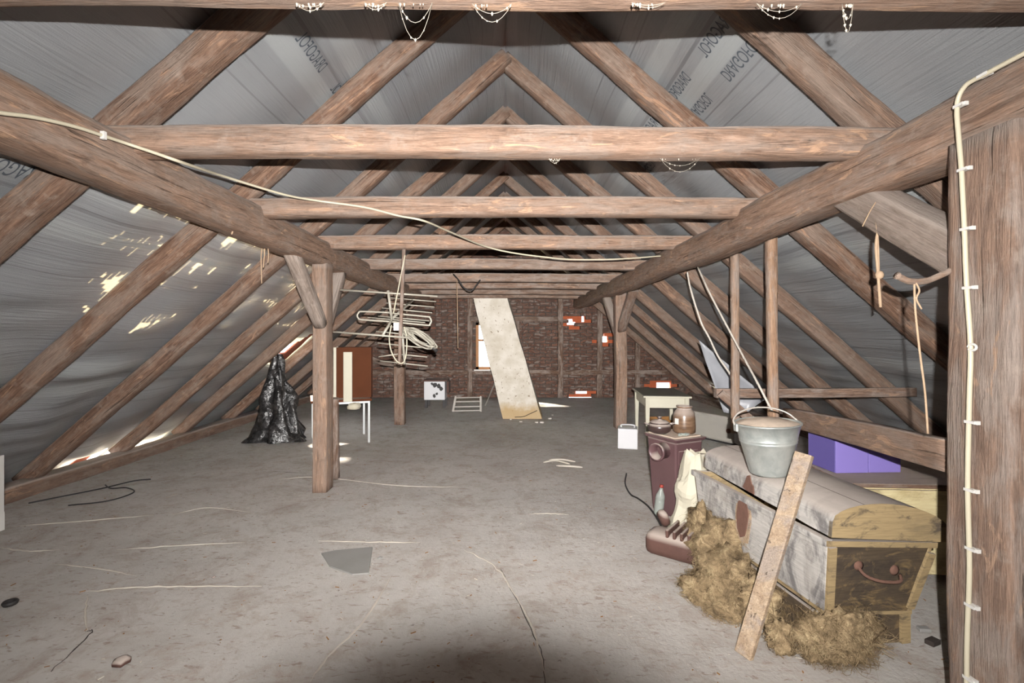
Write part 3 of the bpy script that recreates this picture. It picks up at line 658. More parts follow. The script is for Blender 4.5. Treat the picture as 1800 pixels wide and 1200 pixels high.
for cx, cz, r_ in ((.22,.29,.06), (.29,.27,.05), (.33,.22,.045), (.20,.08,.04), (.25,.12,.03), (.16,.31,.03)):
    m = MB(); nn = 9; m.add([Vector((x0+cx+r_*(.6+.5*random.random())*cos(2*pi*i/nn), 9.597, zb+cz*(zt_-zb)/.36+r_*(.6+.5*random.random())*sin(2*pi*i/nn))) for i in range(nn)], [list(range(nn))]); m.build('chip', M['cable_black'], st)
# small metal rack
g = F(822, 724); rk = thing('metal_rack', 'low silvery rack with bars lying beside the enamel range', 'rack', g); d = g.y
def Q(x, y, dd=0): return P(x, y, d+dd)
for a, b_ in (((801,697),(796,723)), ((845,697),(845,723))): MB().tube([Q(*a), Q(*b_)], .022, 6).build('upright', M['metal_light'], rk)
for y_ in (699, 706, 715, 722): MB().tube([Q(799.5-(y_-699)*.15, y_), Q(845, y_-1)], .012, 6).build('bar', M['metal_light'], rk)
for a in ((801,697),(845,697)): MB().tube([Q(*a), Q(a[0]-3, a[1]+8, .35)], .014, 6).build('side_bar', M['metal_light'], rk)
tag(MB().tube([P(872,668,8.75), F(853,713)+Vector((0,0,.01))], .014, 6).build('leaning_stick', M['metal_light'], None), 'thin pale stick leaning against the slanting flue', 'stick')

# ------------------------------------------------------------------ left: table, cabinet, foil, plank
ty = math.radians(22); R_ = RZ(ty); tc = Vector((-2.22, 6.66, 0)); tb = thing('low_table', 'low table with white top and thin steel legs behind the left post', 'table', tc)
m = MB(); m.box(tc+Vector((0,0,.565)), (.74, .66, .022), R_); m.build('tabletop', M['white_top'], tb)
m = MB()
for sx, sy, lx, ly in ((0,-.331,.744,.006), (0,.331,.744,.006), (.371,0,.006,.66), (-.371,0,.006,.66)): m.box(tc+R_@Vector((sx, sy, .563)), (lx, ly, .03), R_)
m.build('edge_band', M['brown_veneer'], tb)
m = MB()
for sy in (-.3, .3): m.box(tc+R_@Vector((0, sy, .535)), (.70, .025, .03), R_)
for sx in (-.34, .34): m.box(tc+R_@Vector((sx, 0, .535)), (.025, .6, .03), R_)
m.build('underframe', M['steel_leg'], tb)
for sx in (-.34, .34):
    for sy in (-.3, .3):
        p = tc+R_@Vector((sx, sy, 0)); m = MB(); m.bar(p, p+Vector((0,0,.55)), .026, .026, R_@Vector((1,0,0))); m.build('leg', M['steel_leg'], tb)
cc = tc+R_@Vector((.17, .04, .576)); cb = thing('open_cabinet', 'open brown wooden cabinet with pale front edge standing on the low table', 'cabinet', cc); RC = RZ(math.radians(12))
def CB(name, c, s, mat): m = MB(); m.box(cc+RC@Vector(c), s, RC); return m.build(name, M[mat], cb)
CB('side_panel', (.02, -.16, .335), (.46, .02, .67), 'brown_veneer'); CB('side_panel', (.02, .16, .335), (.46, .02, .67), 'brown_veneer'); CB('back_panel', (.24, 0, .335), (.012, .32, .67), 'brown_veneer')
CB('front_edge', (-.215, -.168, .335), (.035, .035, .67), 'cream_paint'); CB('front_edge', (-.215, .168, .335), (.035, .035, .67), 'cream_paint')
CB('shelf', (.02, 0, .34), (.40, .30, .018), 'white_top'); CB('top_panel', (.02, 0, .66), (.44, .30, .018), 'brown_veneer'); CB('bottom_panel', (.02, 0, .015), (.44, .30, .018), 'white_top')
m = MB()
m.box(P(598, 640, 6.05), (.14, .02, .001)) if False else None
pb = P(607, 660, 6.1); m.box((pb.x, 6.2, .576+.31), (.105, .02, .62), RZ(.1)); o = m.build('pale_board', M['cream_paint']); tag(o, 'narrow cream board standing upright against the cabinet on the table', 'board')
p = P(623, 713, 6.45); m = MB(); m.lathe([(.002,-.05),(.07,-.04),(.09,0),(.06,.04),(.002,.05)], p, 12, wob=.5); tag(m.build('white_rag', M['cloth_cream'], None, True), 'small white rag hanging under the low table', 'rag')
# black plastic foil hung up
random.seed(4); m = MB(); n = 44; prof = []
top = P(486, 622, 6.65); bc = Vector((-3.02, 6.62, 0))
rows = 26
for i in range(rows+1):
    t = i/rows; z = top.z*(1-t)+.01*t; c_ = Vector((top.x*(1-t)+bc.x*t, top.y*(1-t)+bc.y*t, z))
    for k_ in range(n):
        a = 2*pi*k_/n
        r = (.045+.15*t+.06*t*t+.12*max(0, t-.82)*5*.5)*(1+.34*sin(a*5+3*t)*min(1, t*3)*.6+.55*noise.noise(Vector((cos(a)*2.2, sin(a)*2.2, t*5))))
        m.v.append(c_+Vector((r*cos(a)*1.25, r*sin(a)*.8, .05*noise.noise(Vector((cos(a)*3, sin(a)*3, t*9+4)))*(1 if 0 < i < rows else 0))))
for i in range(rows):
    for k_ in range(n): a = i*n+k_; b_ = i*n+(k_+1) % n; m.f.append([a, b_, b_+n, a+n])
for v in m.v: v.z = max(v.z, .004)
m.f.append(list(range(n))[::-1])
tag(m.build('black_foil', M['black_foil'], None, True), 'crumpled glossy black plastic foil hanging to the floor under the roof opening', 'plastic sheet')
m = MB(); p = F(463, 777); m.box(p+Vector((0,.02,.09)), (.09, .04, .20), RZ(.3)); tag(m.build('grey_slab', M['slate']), 'small grey slab standing beside the black plastic foil', 'slab')
timber('dark_plank', F(595, 840)+Vector((-.02,0,0)), P(588, 700, 4.72)+Vector((.0,.02,0)), .05, .06, 'timber_dark', 'dark plank end standing behind the nearest left post', 'plank', seed=151, wane=.15)
m = MB(); m.box((-3.63, 3.55, .33), (.025, .05, .42), RZ(.1)); m.box((-3.66, 3.56, .06), (.06, .06, .13)); tag(m.build('white_board', M['clip_white']), 'white board upright at the far left edge of the floor', 'board')

# ------------------------------------------------------------------ TV aerial
D = 4.62
ae = thing('tv_aerial', 'pale metal television aerial hanging from the rod on the left', 'antenna', P(703, 590, D))
timber('hanging_rod', P(710, 438, 4.52), P(702, 640, 4.60), .032, .032, 'timber_dark', 'dark rod hanging from the fourth tie beam carrying the aerial', 'rod', seed=161, wane=.5)
def Z(x, y): return (580+x*.15, 490+y*.15)
def el(a, b_, da, db, r=.006, nm='element', mat='antenna_metal'): return MB().tube([P(*Z(*a), D+da), P(*Z(*b_), D+db)], r, 8).build(nm, M[mat], ae, True)
el((680,135),(725,480),-.05,-.02,.013,'boom'); el((725,480),(610,675),-.02,-.12,.013,'boom'); el((725,470),(985,235),-.02,.55,.012,'boom')
el((120,128),(1262,205),-.05,-.05,.009); el((40,620),(935,690),-.12,-.12,.009)
for a, b_, dd in (((700,220),(1245,267),.50), ((650,282),(1225,330),.36), ((610,340),(1197,397),.24), ((565,435),(1165,492),.10), ((440,450),(1115,512),.05)): el(a, b_, dd, dd, .006)
dp = [Z(700,395), Z(380,382), Z(335,400), Z(320,430), Z(335,462), Z(380,478), Z(700,500), Z(1130,542), Z(1170,530), Z(1187,495), Z(1170,455), Z(1130,442), Z(700,400)]
MB().tube(spline([P(x, y, D) for x, y in dp], 5), .009, 8).build('folded_dipole', M['antenna_metal'], ae, True)
for a, b_, dd in (((540,615),(900,650),.08), ((560,750),(1140,812),.05), ((800,882),(1140,915),.05), ((570,912),(800,880),.05), ((590,960),(1145,1022),.05), ((700,560),(1000,590),.12)): el(a, b_, dd, dd, .006)
el((835,440),(875,1000),.03,.03,.011,'boom'); m = MB(); m.box(P(*Z(790,560), D-.03), (.06, .05, .07)); m.build('junction_box', M['white_plastic'], ae)
MB().tube(spline([P(*Z(*q), D-.06) for q in ((720,540),(695,700),(720,850),(785,965),(850,985),(890,900),(900,700),(870,560))], 6), .006, 6).build('feed_cable', M['cable_cream'], ae, True)
MB().tube(spline([P(*Z(785,180), D-.03), P(*Z(745,400), D-.03), P(712,448,4.50), ][::-1], 5), .006, 6).build('feed_cable', M['cable_cream'], ae, True)
random.seed(6)
coil = thing('cable_coil', 'tangled bundle of pale cable hanging on the aerial', 'cable', P(*Z(1080,700), D))
for q in range(9):
    ox, oy = random.uniform(-40, 40), random.uniform(-40, 40); rx, ry = random.uniform(120, 180), random.uniform(50, 95)
    pp = [P(*Z(1060+ox+rx*cos(a)+ry*.35*sin(a), 690+oy+ry*sin(a)+rx*.5*cos(a)), D-.02+.05*sin(a*2+q)) for a in [i*2*pi/18 for i in range(19)]]
    MB().tube(pp, .0065, 6).build('turn', M['antenna_metal'], coil, True)
m = MB(); m.tube([P(*Z(1140,770), D), P(*Z(1200,800), D), P(*Z(1255,850), D)], .018, 8); m.build('plug_end', M['cable_black'], coil, True)

# ------------------------------------------------------------------ right middle: white table, boxes, appliance
A, B_, C_ = F(1120,681,.64), F(1134,696,.64), F(1208,697,.64); ux = (C_-B_).normalized(); uy = Vector((-ux.y, ux.x, 0)); LX, LY = .54, .95
ST = thing('white_table', 'small cream-painted wooden table with tapered legs and dark dusty top', 'table', (B_.x+.27, B_.y+.4, 0)); RT = Matrix((ux, uy, Vector((0,0,1)))).transposed(); o_ = Vector((B_.x, B_.y, 0))
def SB(nm, c, s, mat): m = MB(); m.box(o_+RT@Vector(c), s, RT, .004); return m.build(nm, M[mat], ST)
SB('tabletop', (LX/2, LY/2, .632), (LX+.05, LY+.05, .022), 'cream_paint'); SB('top_cover', (LX/2, LY/2, .646), (LX+.03, LY+.03, .008), 'dark_top')
SB('apron', (LX/2, .03, .555), (LX-.06, .022, .13), 'cream_paint'); SB('apron', (LX/2, LY-.03, .555), (LX-.06, .022, .13), 'cream_paint'); SB('apron', (.03, LY/2, .555), (.022, LY-.06, .13), 'cream_paint'); SB('apron', (LX-.03, LY/2, .555), (.022, LY-.06, .13), 'cream_paint')
for lx in (.03, LX-.03):
    for ly in (.03, LY-.03):
        m = MB(); p = o_+RT@Vector((lx, ly, 0)); m.tube([p, p+Vector((0,0,.48)), p+Vector((0,0,.62))], [.022, .036, .036], 4)
        m.build('leg', M['cream_paint'], ST)
p = F(1107, 790); wb = thing('white_box', 'small white box with lid handle on the floor by the rear right post', 'box', p+Vector((0,.12,0))); RB = RZ(-.25)
m = MB(); m.box(p+Vector((.01,.14,.125)), (.24, .24, .25), RB, .01); m.build('body', M['white_plastic'], wb)
q = p+Vector((.01,.14,.25)); m = MB(); m.tube(spline([q+RB@Vector((-.08,0,0)), q+RB@Vector((-.07,0,.03)), q+RB@Vector((.07,0,.03)), q+RB@Vector((.08,0,0))], 4), .010, 6); m.build('handle', M['white_plastic'], wb, True)
p = F(1177, 766); bx_ = thing('brown_carton', 'brown open carton under the cream-painted table', 'carton', p+Vector((0,.15,0))); RB = RZ(.15)
for c_, s_ in (((0,-.15,.11),(.40,.012,.22)), ((0,.15,.11),(.40,.012,.22)), ((-.2,0,.11),(.012,.30,.22)), ((.2,0,.11),(.012,.30,.22)), ((0,0,.006),(.4,.3,.012))):
    m = MB(); m.box(p+Vector((0,.17,0))+RB@Vector(c_), s_, RB); m.build('panel', M['cardboard'], bx_)
# lying appliance
p = Vector((2.86, 6.75, 0)); RA = RZ(math.radians(-62)); ap = thing('lying_appliance', 'long grey appliance with rounded white end lying behind the stove', 'appliance', p)
m = MB(); m.box(p+Vector((0,0,.19))+RA@Vector((-.05,0,0)), (.95, .36, .34), RA, .03); m.build('body', M['grey_enamel'], ap)
m = MB(); m.box(p+Vector((0,0,.19))+RA@Vector((.47,0,0)), (.11, .37, .35), RA, .05); m.build('end_cap', M['white_plastic'], ap)
m = MB(); m.lathe([(.03,0),(.03,.02),(.015,.03)], p+Vector((0,0,.18))+RA@Vector((.36,-.18,0)), 12, RA@Matrix.Rotation(pi/2, 3, 'X')); m.build('knob', M['rust'], ap)
m = MB(); m.box(p+Vector((0,0,.012))+RA@Vector((0,0,0)), (.9, .3, .024), RA); m.box(p+Vector((0,0,.09))+RA@Vector((.55,.0,0)), (.1, .05, .02), RA); m.build('foot', M['cable_black'], ap)

# ------------------------------------------------------------------ brown stove with pot and jar
so = F(1188, 915); RS = RZ(math.radians(26)); sv = thing('brown_stove', 'brown enamelled iron stove with pipe stub standing behind the chest', 'stove', so+Vector((.05,.2,0)))
def SV(x, y, z): return so+RS@Vector((x, y, z))
def prism(b0, b1, z0, z1, org, R):                    # tapered box between two rectangles (x0,x1,y0,y1)
    m = MB(); vs = []
    for (xa, xb, ya, yb), z in ((b0, z0), (b1, z1)): vs += [org+R@Vector((x, y, z)) for x, y in ((xa,ya),(xb,ya),(xb,yb),(xa,yb))]
    m.add(vs, [(3,2,1,0),(4,5,6,7),(0,1,5,4),(1,2,6,5),(2,3,7,6),(3,0,4,7)]); return m
SH = .585
def bevelled(m, name, mat, parent, w_=.006):
    o = m.build(name, M[mat], parent); b = o.modifiers.new('b', 'BEVEL'); b.width = w_; b.segments = 2; return o
bevelled(prism((.02,.24,.02,.27), (0,.28,0,.31), 0.0, SH, so, RS), 'body', 'stove_enamel', sv, .012)
bevelled(prism((-.01,.29,-.01,.32), (-.025,.305,-.025,.335), SH, SH+.03, so, RS), 'top_plate', 'stove_enamel', sv, .008)
m = MB(); m.box(SV(.13,.005,.30), (.20,.012,.44), RS, .004); m.build('front_panel', M['stove_enamel'], sv)
d_ = RS@Vector((-1, -.25, 0)); c_ = SV(.0, .12, SH-.075)
pr = [(.062,0),(.062,.09),(.068,.095),(.068,.115),(.054,.115),(.054,.02)]
m = MB(); m.lathe(pr, c_, 22, frame(d_).to_3x3()@Matrix(((0,0,1),(0,1,0),(-1,0,0))), close=False); m.build('pipe_stub', M['stove_enamel'], sv, True)
m = MB(); m.box(SV(.14,.16,SH+.033), (.27,.29,.008), RS); m.build('ash_layer', M['sand'], sv)
ztop = SH+.037
p = SV(.04, .215, ztop); pt = thing('lidded_pot', 'small dark lidded pot covered in dust on the brown stove', 'pot', p)
MB().lathe([(.05,0),(.082,.02),(.092,.05),(.085,.075),(.07,.082)], p, 26).build('body', M['pot_enamel'], pt, True)
MB().lathe([(.078,.080),(.076,.090),(.05,.105),(.016,.110),(.014,.120),(.022,.128),(.012,.134),(.001,.135)], p, 26).build('lid', M['pot_enamel'], pt, True)
for s_ in (-1, 1): MB().tube(spline([p+Vector((s_*.085,-.02,.07)), p+Vector((s_*.115,-.01,.078)), p+Vector((s_*.115,.01,.078)), p+Vector((s_*.085,.02,.07))], 4), .008, 6).build('handle', M['pot_enamel'], pt, True)
p = SV(.225, .135, ztop); jr = thing('brown_jar', 'dusty brown preserving jar with wide neck on the brown stove', 'jar', p)
MB().lathe([(.070,0),(.086,.012),(.088,.05),(.084,.13),(.078,.165),(.058,.19),(.055,.205)], p, 28).build('body', M['jar_glass'], jr, True)
MB().lathe([(.055,.203),(.062,.206),(.063,.218),(.05,.220),(.045,.205)], p, 28).build('rim', M['jar_glass'], jr, True)
m = MB(); m.box(p+Vector((-.075,-.043,.10)), (.004,.035,.045), RZ(.55)); m.build('paper_scrap', M['clip_white'], jr)
random.seed(9)
for i in range(4):
    q = SV(.10+.03*i, .05+.02*random.random(), ztop+.010); m = MB(); m.box(q, (.035,.02,.018), RZ(random.random()*3)@Matrix.Rotation(.3,3,'X')); tag(m.build('glass_shard', M['clear_plastic']), 'small glass shard on the stove top before the jar', 'glass', 'glass shards on the stove')
# cream paper sack between stove and chest
m = MB(); n = 22; c0 = Vector((1.275, 3.40, .0))
for i in range(19):
    t = i/18
    for k_ in range(n):
        a = 2*pi*k_/n; q = Vector((cos(a)*1.3, sin(a)*1.3, t*4)); r = .145*(1-.35*t-.25*max(0, t-.75)*4*.6)*(1+.35*noise.noise(q)+.06*noise.noise(q*2.5))
        m.v.append(c0+Vector((r*cos(a)*.9+.05*t-.02, r*sin(a), .60*t+.06*noise.noise(q*1.5+Vector((4, 1, 0)))*t)))
for i in range(18):
    for k_ in range(n): a = i*n+k_; b_ = i*n+(k_+1) % n; m.f.append([a, b_, b_+n, a+n])
m.f.append([18*n+k_ for k_ in range(n)])
tag(m.build('cream_sack', M['cloth_cream'], None, False), 'crumpled cream paper sack squeezed between the stove and the chest', 'sack')
# bottle, black cable, ribbed casting
p = F(1158, 908)+Vector((0,.02,0)); bt = thing('plastic_bottle', 'clear plastic bottle with red cap on the floor beside the stove', 'bottle', p)
RB = Matrix.Rotation(.12, 3, 'Y')
MB().lathe([(.03,0),(.036,.01),(.036,.12),(.033,.125),(.036,.13),(.035,.16),(.014,.205),(.013,.225)], p, 18, RB).build('body', M['clear_plastic'], bt, True)
MB().lathe([(.015,.222),(.015,.240),(.013,.243)], p, 14, RB).build('cap', M['cap_red'], bt, True)
tag(MB().tube(spline([F(1101,832,.05), F(1099,850,.03), F(1108,868,.02), F(1122,876,.02), F(1140,890,.03), F(1156,912,.06), F(1162,925,.09)], 6), .007, 6).build('black_cable', M['cable_black'], None, True), 'short black cable end curling on the floor left of the stove', 'cable')
p = F(1196, 992); rc = thing('ribbed_casting', 'rusty brown ribbed cast-iron stove piece on the floor before the chest', 'casting', p); RR = RZ(math.radians(-38))
m = MB(); m.box(p+Vector((.03,.10,.075)), (.40,.20,.15), RR, .05); m.build('body', M['cast_iron'], rc, True)
for i in range(5):
    q = p+Vector((.03,.10,.15))+RR@Vector((-.05+.045*i, .02, .012)); m = MB(); m.box(q, (.018,.22,.05), RR, .006); m.build('rib', M['cast_iron'], rc)
m = MB(); m.lathe([(.03,-.03),(.05,-.02),(.055,0),(.05,.02),(.03,.03)], p+Vector((-.02,.26,.19)), 16, Matrix.Rotation(1.2,3,'Y')); m.build('collar', M['cast_iron'], rc, True)

# ------------------------------------------------------------------ the chest
CO = Vector((1.35, 2.12, 0)); RCH = RZ(math.radians(8))@Matrix.Rotation(math.radians(4.0), 3, 'Y')
def CH(u, v, z): return CO+RCH@Vector((u, v, z))
RLD = RZ(math.radians(4.5))@Matrix.Rotation(math.radians(4.0), 3, 'Y')
def CL(u, v, z): return CO+RLD@Vector((u+.012, v, z))
ch = thing('domed_chest', 'large old wooden chest with domed lid and peeling grey-white paint', 'chest', CO+Vector((.2,.5,0)))
W, L, ZB, ZT = .53, 1.12, .19, .525
def slab(c4, thick, name, mat, nrm):
    m = MB(); nrm = RCH@Vector(nrm).normalized()*thick; vs = [CH(*c) for c in c4]+[CH(*c)+nrm for c in c4]
    m.add(vs, [(0,1,2,3),(7,6,5,4),(0,4,5,1),(1,5,6,2),(2,6,7,3),(3,7,4,0)]); return bevelled(m, name, mat, ch, .006)
tp = .045     # flare
slab([(tp,tp,ZB),(tp,L-tp,ZB),(0,L,ZT),(0,0,ZT)], .022, 'front_board', 'chest_paint', (1,0,0)); slab([(W-tp,tp,ZB),(W-tp,L-tp,ZB),(W,L,ZT),(W,0,ZT)], .022, 'back_board', 'chest_end', (-1,0,0))
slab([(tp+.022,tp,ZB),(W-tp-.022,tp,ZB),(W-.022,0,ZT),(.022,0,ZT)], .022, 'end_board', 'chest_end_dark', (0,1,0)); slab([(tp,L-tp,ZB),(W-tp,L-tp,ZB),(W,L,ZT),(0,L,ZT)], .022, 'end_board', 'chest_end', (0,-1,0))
m = prism((tp,W-tp,tp,L-tp), (tp,W-tp,tp,L-tp), ZB-.012, ZB+.01, CO, RCH); m.build('bottom_board', M['chest_end'], ch)
# rim rails
m = MB(); m.bar(CH(.0,-.006,ZT-.012), CH(0,L,ZT-.012), .03, .03); m.build('rim_rail', M['chest_paint'], ch); m = MB(); m.bar(CH(-.012,0,ZT-.012), CH(W,-.0,ZT-.012), .026, .024); m.build('rim_rail', M['chest_end'], ch)
m = MB(); m.bar(CH(W-.02,-.004,ZT-.05), CH(W-tp-.02,tp-.006,ZB+.02), .035, .014, RCH@Vector((0,1,0))); m.build('corner_batten', M['chest_end'], ch)
m = MB(); m.bar(CH(.02,-.004,ZT-.03), CH(tp+.018,tp-.006,ZB+.0), .035, .014, RCH@Vector((0,1,0))); m.build('corner_batten', M['chest_end'], ch)
# domed lid
ns, nl = 18, 20; m = MB(); z0, zs = ZT+.016, ZT+.100
def lidp(s_):                                             # section: upright front, arch, upright back
    if s_ < .14: return (-.008, z0+(zs-z0)*s_/.14)
    if s_ > .86: return (W+.008, z0+(zs-z0-.03)*(1-s_)/.14)
    a = (s_-.14)/.72; return (-.008+(W+.016)*(.5-.5*cos(pi*a))*.55+(W+.016)*a*.45, zs-.03*a+.085*sin(pi*a)**.9)
for j in range(nl+1):
    v = -.012+(L+.024)*j/nl
    for i in range(ns+1):
        u, z = lidp(i/ns); m.v.append(CL(u, v, z+.004*noise.noise(Vector((u*6, v*5, 2)))))
for j in range(nl):
    for i in range(ns): a = j*(ns+1)+i; m.f.append([a, a+1, a+ns+2, a+ns+1])
lid = m.build('lid', M['chest_paint'], ch, True)
for v in (-.012, L+.012):
    m = MB(); q = [CL(*( lambda c: (c[0], v, c[1]))(lidp(i/ns))) for i in range(ns+1)]; q2 = [CL(*( lambda c: (c[0], v+(.02 if v < 0 else -.02), c[1]-.002))(lidp(i/ns))) for i in range(ns+1)]
    nn = ns+1; m.add(q+q2, [list(range(nn)), list(range(nn, 2*nn))[::-1]]+[[i, i+nn, i+nn+1, i+1] for i in range(ns)]); m.build('lid_end', M['chest_end'], lid)
for k_ in range(1):                                       # board joint on the dome
    s_ = .36; pts = [CL(*( lambda c: (c[0], -.012+(L+.024)*j/nl, c[1]+.001))(lidp(s_))) for j in range(nl+1)]; m = MB(); m.tube(pts, .0008, 4); m.build('board_joint', M['ridge_dark'], lid)
# ironwork
m = MB(); c_ = [(-.012,.70,ZT+.035)]
def plate(pts, off, name, mat, parent, th=.006, C=None):
    C = C or CH; m = MB(); n = len(pts); a = [C(off, v, z) for v, z in pts]; b_ = [C(off-th, v, z) for v, z in pts]
    m.add(a+b_, [list(range(n)), list(range(n, 2*n))[::-1]]+[[i, (i+1) % n, n+(i+1) % n, n+i] for i in range(n)]); return m.build(name, M[mat], parent)
plate([(.55,ZT+.02),(.56,ZT+.06),(.58,ZT+.07),(.60,ZT+.11),(.625,ZT+.10),(.64,ZT+.06),(.66,ZT+.03),(.62,ZT+.02),(.58,ZT+.02)], -.010, 'hasp', 'rust', ch, .006, CL)
plate([(.57,ZT-.02),(.545,ZT-.08),(.55,ZT-.15),(.565,ZT-.21),(.60,ZT-.23),(.63,ZT-.19),(.645,ZT-.12),(.64,ZT-.05),(.62,ZT-.02)], .008, 'lock_plate', 'rust', ch)
plate([(.535,ZT-.02),(.525,ZT-.12),(.54,ZT-.24),(.60,ZT-.26),(.65,ZT-.22),(.665,ZT-.10),(.655,ZT-.02)], .012, 'bare_wood_patch', 'board_wood', ch, .004)
hz = .375; hv = .012
m = MB(); m.tube(spline([CH(.17,hv+.01,hz+.03), CH(.17,hv-.03,hz+.01), CH(.21,hv-.045,hz-.005), CH(.27,hv-.05,hz-.012), CH(.33,hv-.045,hz-.01), CH(.355,hv-.02,hz+.005)], 5), .007, 8)
m.lathe([(.02,0),(.024,.006),(.01,.012)], CH(.17,hv+.008,hz+.035), 10, RCH@Matrix.Rotation(pi/2,3,'X')); m.lathe([(.02,0),(.024,.006),(.01,.012)], CH(.35,hv+.008,hz+.015), 10, RCH@Matrix.Rotation(pi/2,3,'X')); m.build('iron_handle', M['rust'], ch, True)
# plinth under the chest, flat on the floor
pb_ = CO+RZ(math.radians(8))@Vector((.06,.09,0)); RP = RZ(math.radians(8))
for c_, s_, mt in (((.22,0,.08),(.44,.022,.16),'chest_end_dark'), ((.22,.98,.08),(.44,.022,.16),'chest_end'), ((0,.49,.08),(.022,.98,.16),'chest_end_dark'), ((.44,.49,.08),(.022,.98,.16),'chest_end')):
    m = MB(); m.box(pb_+RP@Vector(c_), s_, RP, .003); m.build('plinth_board', M[mt], ch)
for u_, v_ in ((.43,-.01), (.01,-.01)): m = MB(); m.bar(pb_+RP@Vector((u_, v_, 0)), pb_+RP@Vector((u_, v_, .17)), .045, .03, RP@Vector((0,1,0))); m.build('plinth_foot', M['chest_end'], ch)
# bucket on the lid
bp = Vector((1.405, 2.63, .672)); RBk = Matrix.Rotation(math.radians(-3), 3, 'Y')
bk = thing('zinc_bucket', 'galvanised bucket full of pale dusty sand standing on the chest lid', 'bucket', bp)
prof = [(.094,0),(.098,.006),(.100,.012),(.135,.165),(.139,.168),(.139,.174),(.137,.177),(.141,.182),(.141,.188),(.140,.191),(.158,.262),(.165,.264),(.166,.270),(.160,.272),(.155,.266),(.140,.20)]
MB().lathe(prof, bp, 40, RBk).build('pail', M['zinc'], bk, True)
m = MB(); nn = 36
for r_, zz in ((.156,.262),(.14,.266),(.11,.278),(.07,.286),(.03,.290),(.002,.291)):
    for k_ in range(nn): a = 2*pi*k_/nn; m.v.append(bp+RBk@Vector((r_*cos(a), r_*sin(a), zz+.006*noise.noise(Vector((r_*20*cos(a), r_*20*sin(a), 1))))))
for i in range(5):
    for k_ in range(nn): a = i*nn+k_; b_ = i*nn+(k_+1) % nn; m.f.append([a, b_, b_+nn, a+nn])
m.build('sand_fill', M['sand'], bk, True)
hp = [bp+RBk@Vector((-.170, -.0, .262))]+[bp+RBk@Vector((.168*cos(a), .06*sin(a)+.02, .262+.075*sin(a))) for a in [pi-pi*i/14 for i in range(1, 14)]]+[bp+RBk@Vector((.170, 0, .262))]
MB().tube(hp, .0045, 8).build('bail_handle', M['metal_light'], bk, True)
for s_ in (-1, 1): m = MB(); m.box(bp+RBk@Vector((s_*.166, 0, .25)), (.012, .035, .04), RBk, .003); m.build('ear', M['zinc'], bk)
# leaning batten
lb = [F(1307, 1152), P(1414, 797, 2.26)]
m = MB(); m.bar(lb[0], lb[1], .075, .03, (-.9,-.6,.3), .004); o = m.build('leaning_batten', M['board_wood']); tag(o, 'raw wooden batten leaning diagonally against the chest and bucket', 'batten')
# fibre heaps under and before the chest
def heap(name, label, blobs, nfib, seed, lfib=.10):
    random.seed(seed); m = MB()
    for c_, r_ in blobs:
        bm = bmesh.new(); bmesh.ops.create_icosphere(bm, subdivisions=4, radius=1.0)
        bm.verts.index_update(); vs = []
        for v in bm.verts:
            q = v.co; dsp = 1+.45*noise.noise(q*1.9+Vector((seed+c_[1]*7, 0, 0)))+.26*noise.noise(q*5+Vector((0, seed, 0)))+.14*noise.noise(q*12)
            p = Vector(c_)+Vector((q.x*r_[0], q.y*r_[1], q.z*r_[2]))*dsp; p.z = max(p.z, .002); vs.append(p)
        m.add(vs, [[v.index for v in f.verts] for f in bm.faces])
        b0 = len(m.v)-len(vs)
        for i in range(int(nfib*r_[0]*r_[1]*420)+150):
            v = random.choice(vs)
            if v.z < .004 and random.random() < .8: continue
            n_ = (v-Vector(c_)).normalized(); t_ = n_.orthogonal().normalized(); t_ = Matrix.Rotation(random.random()*6.28, 3, n_)@t_
            k0 = random.uniform(.3, 1)*lfib; cu = random.uniform(-9, 9); pts = []; d_ = t_*.9+n_*random.uniform(.1,.7)+Vector((0,0,-.35)); p = v-n_*.004
            for s_ in range(6):
                pts.append(p.copy()); p = p+d_*k0/5; d_ = (Matrix.Rotation(cu*.12, 3, n_)@d_)-n_*.12; d_.normalize(); p.z = max(p.z, .002)
            side_ = n_.cross(t_)*.0011; b = len(m.v)
            for q in pts: m.v += [q-side_, q+side_]
            for s_ in range(5): m.f.append([b+2*s_, b+2*s_+1, b+2*s_+3, b+2*s_+2])
    return tag(m.build(name, M['fibre'], None, True), label, 'fibre', kind='stuff')
heap('fibre_heap', 'big heap of tangled straw-coloured fibre spilling under the chest front', [((1.25,2.92,.10),(.13,.22,.20)), ((1.20,2.66,.10),(.13,.18,.14)), ((1.10,2.66,.04),(.13,.15,.07)), ((1.13,2.50,.03),(.10,.10,.05)), ((1.24,2.45,.08),(.09,.12,.12)), ((1.24,3.10,.14),(.09,.12,.18))], 260, 2)
heap('fibre_heap', 'rounded fibre bunch hanging out under the near end of the chest', [((1.45,2.15,.09),(.13,.07,.105)), ((1.37,2.15,.075),(.09,.07,.09)), ((1.55,2.17,.11),(.08,.05,.075))], 420, 7, .13)
heap('fibre_tuft', 'small fibre tuft on the floor beside the foot of the leaning batten', [((1.225,2.20,.06),(.055,.05,.075))], 500, 12, .07)
